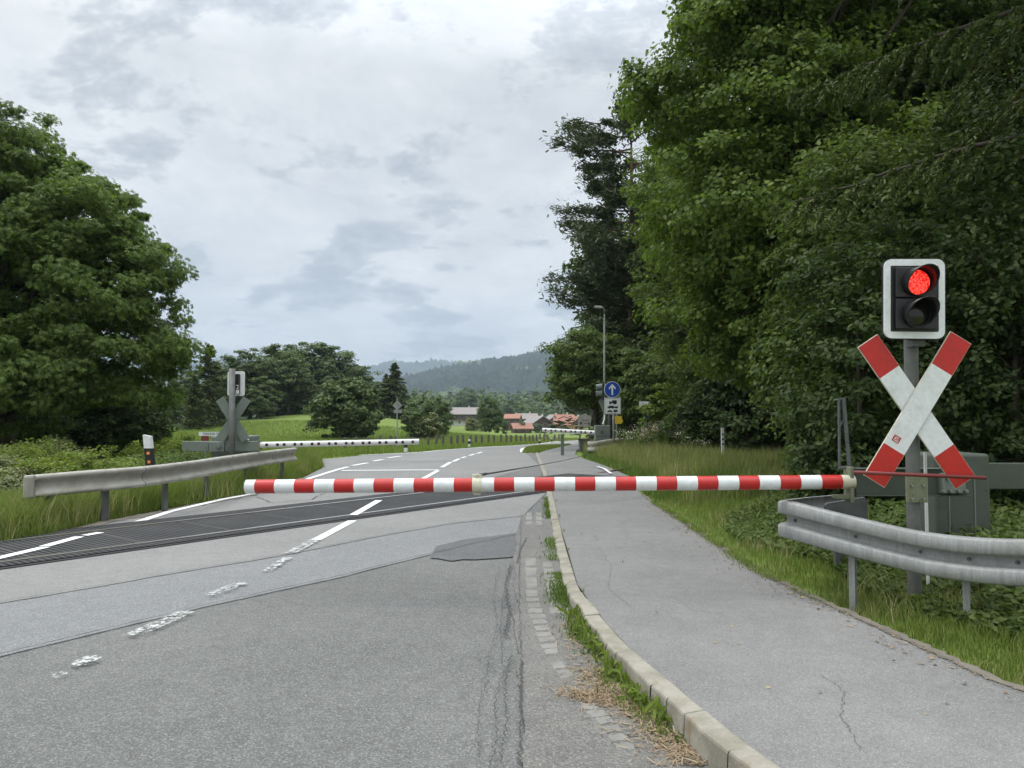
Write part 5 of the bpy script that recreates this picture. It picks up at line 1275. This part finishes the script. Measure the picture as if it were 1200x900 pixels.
# far woods on the valley floor
def far_woods():
    rng = np.random.default_rng(9); C = []; N = []; S = []
    for k in range(560):
        Y = rng.uniform(370, 760); px = rng.uniform(180, 760); 
        if 515 < px < 570 and Y < 420: continue
        x = (px-600)/880*Y; h = rng.uniform(14, 30)*(1 if Y > 450 else .75); r = h*rng.uniform(.22,.4); n = 90
        q = unit(rng.normal(size=(n,3)))*rng.random((n,1))**.4*np.array((r,r,h*.5)); con = rng.random() < .45
        if con: q[:,:2] *= np.clip((h*.5-q[:,2:3])/h, .05, 1)*1.1
        C.append(q+np.array((x,Y,float(H(x,Y))+h*.5))); N.append(q/np.array((r,r,h*.5))+np.array((0,0,.4))+rng.normal(size=q.shape)*.3); S.append(np.full(n, h*.13))
    C = np.concatenate(C); o = leaves('far_woods', C, np.concatenate(N), np.concatenate(S)*(.6+.8*rng.random(len(C))), 'kite', M['leaf_far']); o['kind'] = 'stuff'
far_woods()
# hedge bank behind the left guardrail
hb = [(-8.4,11.6,.66,'leaf_grey','brambles at the left edge behind the near end of the long guardrail',61),(-8.0,13.6,.86,'leaf_light','fresh yellow green bush behind the long guardrail, left of the delineator post',62),(-7.3,15.2,.70,'leaf_mid','brambles behind the delineator post',63),(-9.8,13.4,.8,'leaf_grey','low brambles under the chestnut at the picture edge',64),(-7.9,17.4,.72,'leaf_mid','brambles left of the counterweight arm',65),(-10.4,15.8,.95,'leaf_light','pale leaved bush in the shade under the chestnut crown',66),(-7.4,12.3,.55,'leaf_mid','low dull brambles directly behind the middle of the guardrail',67),(-8.9,19.5,.95,'leaf_light','light green bush beside the far counterweight arm',68),(-11.6,18.0,1.0,'leaf_grey','greyish bush below the chestnut trunk',69)]
for x,y,h,lm,l,sd in hb:
    bush('bramble_bush', x, y, l, [(0,0,h*.42,1.15,.95,h*.55),(.5,.3,h*.5,.8,.7,h*.5),(-.7,-.2,h*.35,.8,.7,h*.5)], 240, .2, 70, .06, 'oval', lm, sd, 'bush', 'bushes behind the left guardrail', .02, .8, 0)

# ------------------------------------------------------------------ grass
def inside(poly, x, y):
    c = np.zeros(len(x), bool); n = len(poly)
    for i in range(n):
        x1,y1 = poly[i]; x2,y2 = poly[(i+1) % n]; k = ((y1 > y) != (y2 > y)) & (x < (x2-x1)*(y-y1)/(y2-y1+1e-12)+x1); c ^= k
    return c
def blades(name, X, Y, h, w, m, kind='stuff', bend=.45, seed=1, zoff=-.03):
    rng = np.random.default_rng(seed); n = len(X); a = rng.random(n)*6.283; b = rng.random(n)*6.283
    hh = h*(.5+.8*rng.random(n)); ww = w*(.7+.6*rng.random(n)); Z = H(X,Y)+zoff
    sx, sy = np.cos(a)*ww/2, np.sin(a)*ww/2; lx, ly = np.cos(b)*hh*bend*rng.random(n), np.sin(b)*hh*bend*rng.random(n)
    V = np.zeros((n,6,3)); 
    for k,(t,s_,u) in enumerate(((0,1,0),(0,-1,0),(.55,-.8,.3),(.55,.8,.3),(1,-.12,1),(1,.12,1))):
        V[:,k,0] = X+sx*s_+lx*u; V[:,k,1] = Y+sy*s_+ly*u; V[:,k,2] = Z+hh*t*(1-.12*u)
    F = np.array([(0,1,2,3),(3,2,4,5)])[None]+(np.arange(n)*6)[:,None,None]
    o = fast_mesh(name, V.reshape(-1,3), F.reshape(-1,4), m); o['kind'] = kind; return o
def scatter(poly, n, seed, lod=1.2, y0=4.0):
    """points in a ground polygon, thinning with distance"""
    rng = np.random.default_rng(seed); P_ = np.array(poly); lo, hi = P_.min(0), P_.max(0); ox = []; oy = []; tot = 0
    while tot < n:
        x = rng.uniform(lo[0], hi[0], n*3); y = rng.uniform(lo[1], hi[1], n*3)
        k = (rng.random(n*3) < (y0/np.maximum(y, y0))**lod) & inside(poly, x, y)
        ox.append(x[k]); oy.append(y[k]); tot += k.sum()
    return np.concatenate(ox)[:n], np.concatenate(oy)[:n]
def clumpy(X, Y, f, thr, seed=0):
    v = np.sin(X*f+seed)*np.cos(Y*f*1.3+seed*2)+.6*np.sin(X*f*2.3+1.3*seed)*np.sin(Y*f*2.1); return v > thr
# near right verge
edge = [(float(XE(y)), y) for y in np.linspace(2.6, 14.5, 30)]
vr = [(x+.02,y) for x,y in edge]+[(6.5,14.5),(6.5,8.5),(5.2,6.5),(5.6,2.6)]
x, y = scatter(vr, 95000, 1, 1.0)
d = x-XE(y); hfac = .04+.085*sm(.0, .8, d)+.03*np.sin(x*4+y*3)*np.sin(y*5)*sm(.1,.6,d); k = RNG.random(len(x)) < (.35+.65*sm(0,.35,d))
blades('verge_grass', x[k], y[k], hfac[k], .0062, M['grass'], seed=1)
x, y = scatter(vr, 22000, 2, 1.0); k = clumpy(x, y, 2.1, .1, 1); x, y = x[k], y[k]
blades('verge_grass', x, y, .08+.12*sm(0,.6,x-XE(y)), .006, M['grass_dry'], seed=2, bend=.8)
# broad leaves low among the grass on the right (ground ivy, nettles)
gi = [(3.6,4.2),(3.1,5.6),(3.0,6.4),(3.1,7.6),(2.7,9.5),(3.1,11),(6,11),(6.4,7.6),(5.4,6),(5.6,3.6),(4.4,3.4)]
x, y = scatter(gi, 42000, 3, .8); rng = np.random.default_rng(5); hz = rng.random(len(x))**1.5*(.06+.34*sm(.5,1.8,x-XE(y)))
k = clumpy(x, y, 3.0, -.75, 3) & (x-XE(y) > .35)
C = np.stack([x,y,H(x,y)+hz+.02],1)[k]; o = leaves('ground_cover', C, rng.normal(size=C.shape)*.45+np.array((0,-.25,.8)), .05+.035*rng.random(len(C)), 'oval', M['leaf_mid'], None, rng); o['kind'] = 'stuff'
# left verge
vl = [(gp(0,637)[0]-2.2,8.4),(gp(0,637)[0]+.0,8.9),gp(30,632),gp(60,627),gp(120,611.5),gp(200,596.5),gp(288,579.5),gp(352,560),gp(378,548),gp(374,538.7),(-7.6,27),(-7.4,18),(-8.2,12),(-9.4,8.4)]
LE = [gp(0,637),gp(30,632),gp(60,627),gp(120,611.5),gp(200,596.5),gp(288,579.5),gp(352,560),(-5.9,24)]
x, y = scatter(vl, 130000, 4, .9, 9); e_ = np.interp(y, [p[1] for p in LE], [p[0] for p in LE])-x; blades('verge_grass', x, y, .15+.33*sm(.0,.35,e_)+.05*np.sin(x*3)*np.cos(y*2), .009, M['grass'], seed=4, bend=.6)
x, y = scatter(vl, 16000, 5, .9, 9); k = clumpy(x,y,1.7,.2,2)|(y<10.5); blades('verge_grass', x[k], y[k], .52, .008, M['grass_dry'], seed=5, bend=.6)
# far meadow fringe, left and beyond the road
mf = [gp(378,536.9),gp(430,532.8),gp(493,529),gp(563,523),gp(620,521),gp(640,518.5),(10,90),(-40,90),(-26,40),(-9,25)]
x, y = scatter(mf, 110000, 6, .8, 24); blades('meadow_grass', x, y, .24, .03, M['grass'], seed=6, bend=.5)
# tall pale grass in the middle right
mr = [(float(XE(14.3))+.05,14.3),(float(XE(16))+.05,16),(float(XE(19))+.05,19),(float(XE(24))+.05,24),(float(XE(28))+.1,28.0),gp(684,527),(4.6,40),(16,40),(12,26),(9.5,16),(7,13.5),(4.5,12.5),(2.9,12.8)]
def off_track(x, y, m=-.12):
    if True: return (RNG.random(len(x)) < .75) | (x > 9)&((x-RA.x)*RN.x+(y-RA.y)*RN.y < -.5)
    w = (x-RA.x)*RN.x+(y-RA.y)*RN.y; return (w < -.35-m) | (w > 1.9+m)
x, y = scatter(mr, 90000, 7, .7, 13); k = off_track(x, y); x, y = x[k], y[k]
blades('tall_grass', x, y, .20+.26*sm(.3,1.6,x-XE(y)), .013, M['grass_deep'], seed=7, bend=.5)
x, y = scatter(mr, 85000, 8, .6, 13); k = off_track(x, y) & (x-XE(y) > .5) & (clumpy(x,y,1.1,-.35,4) | (y > 21)); x, y = x[k], y[k]
blades('tall_grass', x, y, .55, .010, M['grass_dry'], seed=8, bend=.35)
# island between road and footpath, strip beside the kerb
isl = [gp(612,531),gp(617,524.8),gp(626,523),gp(645,521.8),gp(669,521),gp(655,524),gp(641,527.5),gp(628,531)]
x, y = scatter(isl, 9000, 9, .3, 30); blades('island_grass', x, y, .14, .02, M['grass'], seed=9)
# flowering plants in front of the wooden railing
def blooms():
    rng = np.random.default_rng(12); i = 0
    for px, Y, h, mt, lab in ((757,25.5,.95,'bloom','pink flowering plant below the street name sign'),(775,26.0,1.1,'bloom','tall pink flowering plant right of the footpath signpost'),(790,25.2,1.0,'bloom','large pale pink flowering plant by the end of the railing'),(803,24.5,.9,'bloom','cream pink flowering plant at the edge of the tall grass'),(741,26,.8,'bloom_w','white flowering plant right of the arrow sign post'),(818,23.5,.8,'bloom_w','white umbel plant in the tall grass left of the marker post'),(866,23,.8,'bloom_w','white umbel plant right of the marker post')):
        b = hp(px, Y); root = empty('flowering_plant', b, lab, 'plant', 'flowering plants along the tall grass')
        n = 15 if mt == 'bloom' else 8; st = rng.normal(size=(n,2))*.3; tip = np.stack([st[:,0],st[:,1],h*(.65+.4*rng.random(n))],1); mb = MB()
        for t in tip: mb.tube([(t[0]*.4,t[1]*.4,-.05),(t[0]*.8,t[1]*.8,t[2]*.6),tuple(t)], .008, 3, 0, False)
        mb.build('stem_cluster', M['grass_deep'], root)
        C = np.repeat(tip, 22, 0)+rng.normal(size=(n*22,3))*np.array((.075,.075,.045)); leaves('blossom', C, rng.normal(size=C.shape)*.3+np.array((0,-.3,.8)), .045, 'kite', M[mt], root, rng)
        C = tip[rng.integers(0,n,300)]*np.array((.9,.9,1))*rng.random((300,1))**.7+rng.normal(size=(300,3))*.09; leaves('foliage', C, rng.normal(size=C.shape)*.5+np.array((0,0,.7)), .11, 'oval', M['leaf_mid'], root, rng); i += 1
blooms()
# weeds and litter along the kerb
def kerb_x(y): return np.interp(y, kly, klx)
def kerb_weeds():
    rng = np.random.default_rng(14)
    y = np.concatenate([rng.uniform(4.35,7.4,4200), rng.uniform(3.55,4.35,500), rng.uniform(8.0,9.4,350), rng.uniform(11.2,14,700)]); dn = np.where(y < 9.5, .10, .06)
    dens = np.where((y > 4.3) & (y < 7.4), .35+.65*(np.sin(y*6.2)+.6*np.sin(y*13+1) > -.35), 1)
    k = rng.random(len(y)) < dens; y = y[k]; dn = dn[k]; x = kerb_x(y)-np.abs(rng.normal(size=len(y)))*dn*.7-.004
    blades('kerb_weeds', x, y, .045*(1+.5*np.sin(y*5)), .008, M['grass_deep'], seed=15, bend=1.0, zoff=.012)
    y = rng.uniform(3.75,5.9,230); x = kerb_x(y)-np.abs(rng.normal(size=len(y)))*.055-.01; C = np.stack([x,y,.03+.06*rng.random(len(y))],1)
    A = np.stack([rng.normal(size=len(y))*.6, rng.normal(size=len(y))*.6, .9+0*y],1)
    leaves('kerb_weeds', C, rng.normal(size=C.shape)*.7+np.array((0,-.7,.3)), .05+.045*rng.random(len(C)), 'thin', M['leaf_light'], None, rng, A)['kind'] = 'stuff'
    y = np.concatenate([rng.uniform(3.35,4.6,2200), rng.uniform(3.9,5.6,700)]); x = kerb_x(y)-.02-np.abs(rng.normal(size=len(y)))*.11-.10*(y>4.1)*rng.random(len(y)); C = np.stack([x,y,.022+.008*rng.random(len(y))],1)
    leaves('dry_litter', C, rng.normal(size=C.shape)*.25+np.array((0,0,1)), .02+.05*rng.random(len(C))**2, 'needle', M['straw'], None, rng)['kind'] = 'stuff'
    x = rng.normal(size=1400)*.11+gp(700,822)[0]+.02; y = rng.normal(size=1400)*.05+gp(700,822)[1]; y = y-(x-gp(700,822)[0])*.4; C = np.stack([x,y,.022+.008*rng.random(len(y))],1)
    leaves('dry_litter', C, rng.normal(size=C.shape)*.25+np.array((0,0,1)), .02+.04*rng.random(len(C))**2, 'needle', M['straw'], None, rng)['kind'] = 'stuff'
    y = rng.uniform(4,14,260); x = np.interp(y, [p[1] for p in kerbR], [p[0] for p in kerbR])+.01; k = np.sin(y*4)+np.sin(y*9.1) > 1.1
    blades('kerb_weeds', x[k]+.01, y[k], .05, .009, M['grass'], seed=16, bend=1.2, zoff=.05)
kerb_weeds()

def path_litter():
    rng = np.random.default_rng(33); y = rng.uniform(3, 13, 900); w = rng.random(900); x = XE(y)-np.abs(rng.normal(size=900))*.16
    x[w < .12] = XE(y[w < .12])-rng.random((w < .12).sum())*1.6
    C = np.stack([x, y, SW(x,y)+.006+.006*rng.random(900)], 1)
    o = leaves('leaf_litter', C, rng.normal(size=C.shape)*.25+np.array((0,0,1)), .012+.03*rng.random(900)**2, 'oval', M['straw'], None, rng); o['kind'] = 'stuff'
    y = rng.uniform(2.8, 12, 9000); x = XE(y)-np.abs(rng.normal(size=9000))*.03; C = np.stack([x, y, SW(x,y)+.006], 1)
    o = leaves('gravel_grit', C, rng.normal(size=C.shape)*.5+np.array((0,0,1)), .004+.008*rng.random(9000)**2, 'kite', M['soil'], None, rng); o['kind'] = 'stuff'
    y = rng.uniform(3.2, 13.5, 5200); x = XE(y)+.04-np.abs(rng.normal(size=5200))*.06; k = clumpy(x, y, 5.0, -.7, 2)
    blades('verge_grass', x[k], y[k], .05, .006, M['grass'], seed=41, bend=1.3, zoff=.04)
path_litter()
# ------------------------------------------------------------------ air, sky, sun, camera
def haze():
    mb = MB(); mb.box((200, 2550, 300), (9600, 5300, 620))
    m = bpy.data.materials.new('haze_air'); m.use_nodes = True; nt = m.node_tree
    nt.nodes.remove(nt.nodes['Principled BSDF'])
    v = nt.nodes.new('ShaderNodeVolumePrincipled'); v.inputs['Density'].default_value = HAZE; v.inputs['Color'].default_value = (.66,.80,.97,1)
    v.inputs['Anisotropy'].default_value = .1
    nt.links.new(v.outputs[0], nt.nodes['Material Output'].inputs['Volume'])
    o = mb.build('haze', m); o['kind'] = 'stuff'
HAZE = .00020
haze()
w = bpy.data.worlds.new('World'); sc.world = w; w.use_nodes = True; nt = w.node_tree
bg = nt.nodes['Background']; bg.inputs['Strength'].default_value = .1
sky = nt.nodes.new('ShaderNodeTexSky'); sky.sky_type = 'NISHITA'; sky.sun_disc = False
SUN_EL, SUN_ROT = 55, -70
sky.sun_elevation = R(SUN_EL); sky.sun_rotation = R(SUN_ROT)
tc = nt.nodes.new('ShaderNodeTexCoord'); sx = nt.nodes.new('ShaderNodeSeparateXYZ'); nt.links.new(tc.outputs['Generated'], sx.inputs[0])
def mth(op, a, b=None, c=None):
    n = nt.nodes.new('ShaderNodeMath'); n.operation = op
    for i, v in enumerate((a, b, c)):
        if v is None: continue
        if isinstance(v, (int, float)): n.inputs[i].default_value = v
        else: nt.links.new(v, n.inputs[i])
    return n.outputs[0]
zc = mth('MAXIMUM', sx.outputs[2], 0.0)
den = mth('ADD', zc, .30)
cx = mth('DIVIDE', sx.outputs[0], den); cy = mth('DIVIDE', sx.outputs[1], den)
cmb = nt.nodes.new('ShaderNodeCombineXYZ'); nt.links.new(cx, cmb.inputs[0]); nt.links.new(cy, cmb.inputs[1])
def wn(scale, detail, rough, dist=0, loc=(0,0,0), sc3=(1,1,1)):
    mp = nt.nodes.new('ShaderNodeMapping'); mp.inputs['Location'].default_value = loc; mp.inputs['Scale'].default_value = sc3
    nt.links.new(cmb.outputs[0], mp.inputs['Vector'])
    n = nt.nodes.new('ShaderNodeTexNoise'); n.inputs['Scale'].default_value = scale; n.inputs['Detail'].default_value = detail
    n.inputs['Roughness'].default_value = rough; n.inputs['Distortion'].default_value = dist
    nt.links.new(mp.outputs[0], n.inputs['Vector']); return n.outputs['Fac']
def wr(fac, stops):
    o = nt.nodes.new('ShaderNodeValToRGB'); e = o.color_ramp.elements
    while len(e) < len(stops): e.new(.5)
    for i, (p, c) in enumerate(stops): e[i].position = p; e[i].color = (*c, 1)
    nt.links.new(fac, o.inputs['Fac']); return o.outputs['Color']
def wm(fac, a, b, mode='MIX'):
    o = nt.nodes.new('ShaderNodeMix'); o.data_type = 'RGBA'; o.blend_type = mode
    for v, i in ((fac, 0), (a, 6), (b, 7)):
        if isinstance(v, bpy.types.NodeSocket): nt.links.new(v, o.inputs[i])
        elif i == 0: o.inputs[0].default_value = v
        else: o.inputs[i].default_value = (*v, 1)
    return o.outputs[2]
veil = wr(wn(1.5, 9, .64, .2, (3.1,1.7,0)), [(.32, (6.7,7.0,7.3)), (.5, (8.5,8.75,8.85)), (.66, (9.7,9.85,9.85))])
puff = wn(2.4, 10, .64, .1, (4.3,2.4,0), (1,1.15,1))
kk = wr(puff, [(.515, (0,0,0)), (.56, (.6,.6,.6)), (.62, (1,1,1))])
cl = wm(kk, veil, (5.0,5.45,5.9))
fine = wr(wn(6.0, 8, .7, .3, (5,2,0)), [(.35, (.90,.91,.92)), (.65, (1.05,1.045,1.04))])
cl = wm(1.0, cl, fine, 'MULTIPLY')
skyc = wm(.94, sky.outputs['Color'], cl)
# an overcast sky is brightest overhead
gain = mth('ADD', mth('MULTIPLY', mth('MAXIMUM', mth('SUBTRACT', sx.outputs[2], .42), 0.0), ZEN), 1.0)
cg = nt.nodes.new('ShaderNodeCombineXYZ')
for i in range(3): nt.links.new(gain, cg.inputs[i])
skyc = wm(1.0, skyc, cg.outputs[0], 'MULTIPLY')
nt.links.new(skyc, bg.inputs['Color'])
s = bpy.data.lights.new('sun', 'SUN'); s.energy = 1.6; s.angle = R(20); s.color = (1,.97,.92)
so = bpy.data.objects.new('sun', s); COL.objects.link(so)
el, ro = R(SUN_EL), R(SUN_ROT)
d = Vector((math.sin(ro)*math.cos(el), math.cos(ro)*math.cos(el), math.sin(el)))
so.rotation_euler = d.to_track_quat('Z', 'Y').to_euler(); so.location = (0,0,30)
cam = bpy.data.cameras.new('camera'); co = bpy.data.objects.new('camera', cam); COL.objects.link(co)
co.location = (0,0,CAMZ); co.rotation_euler = (R(90)+PITCH, 0, 0)
cam.lens = 36*FPX/1200; cam.sensor_width = 36; cam.clip_start = .05; cam.clip_end = 20000
sc.camera = co
sc.view_settings.view_transform = 'Standard'; sc.view_settings.look = 'None'; sc.view_settings.exposure = EXPO; sc.view_settings.gamma = 1
sc.render.resolution_x = 1024; sc.render.resolution_y = 768
sc.render.engine = 'CYCLES'; sc.cycles.volume_bounces = 0; sc.cycles.transparent_max_bounces = 8; sc.cycles.max_bounces = 6
sc.cycles.volume_step_rate = 5
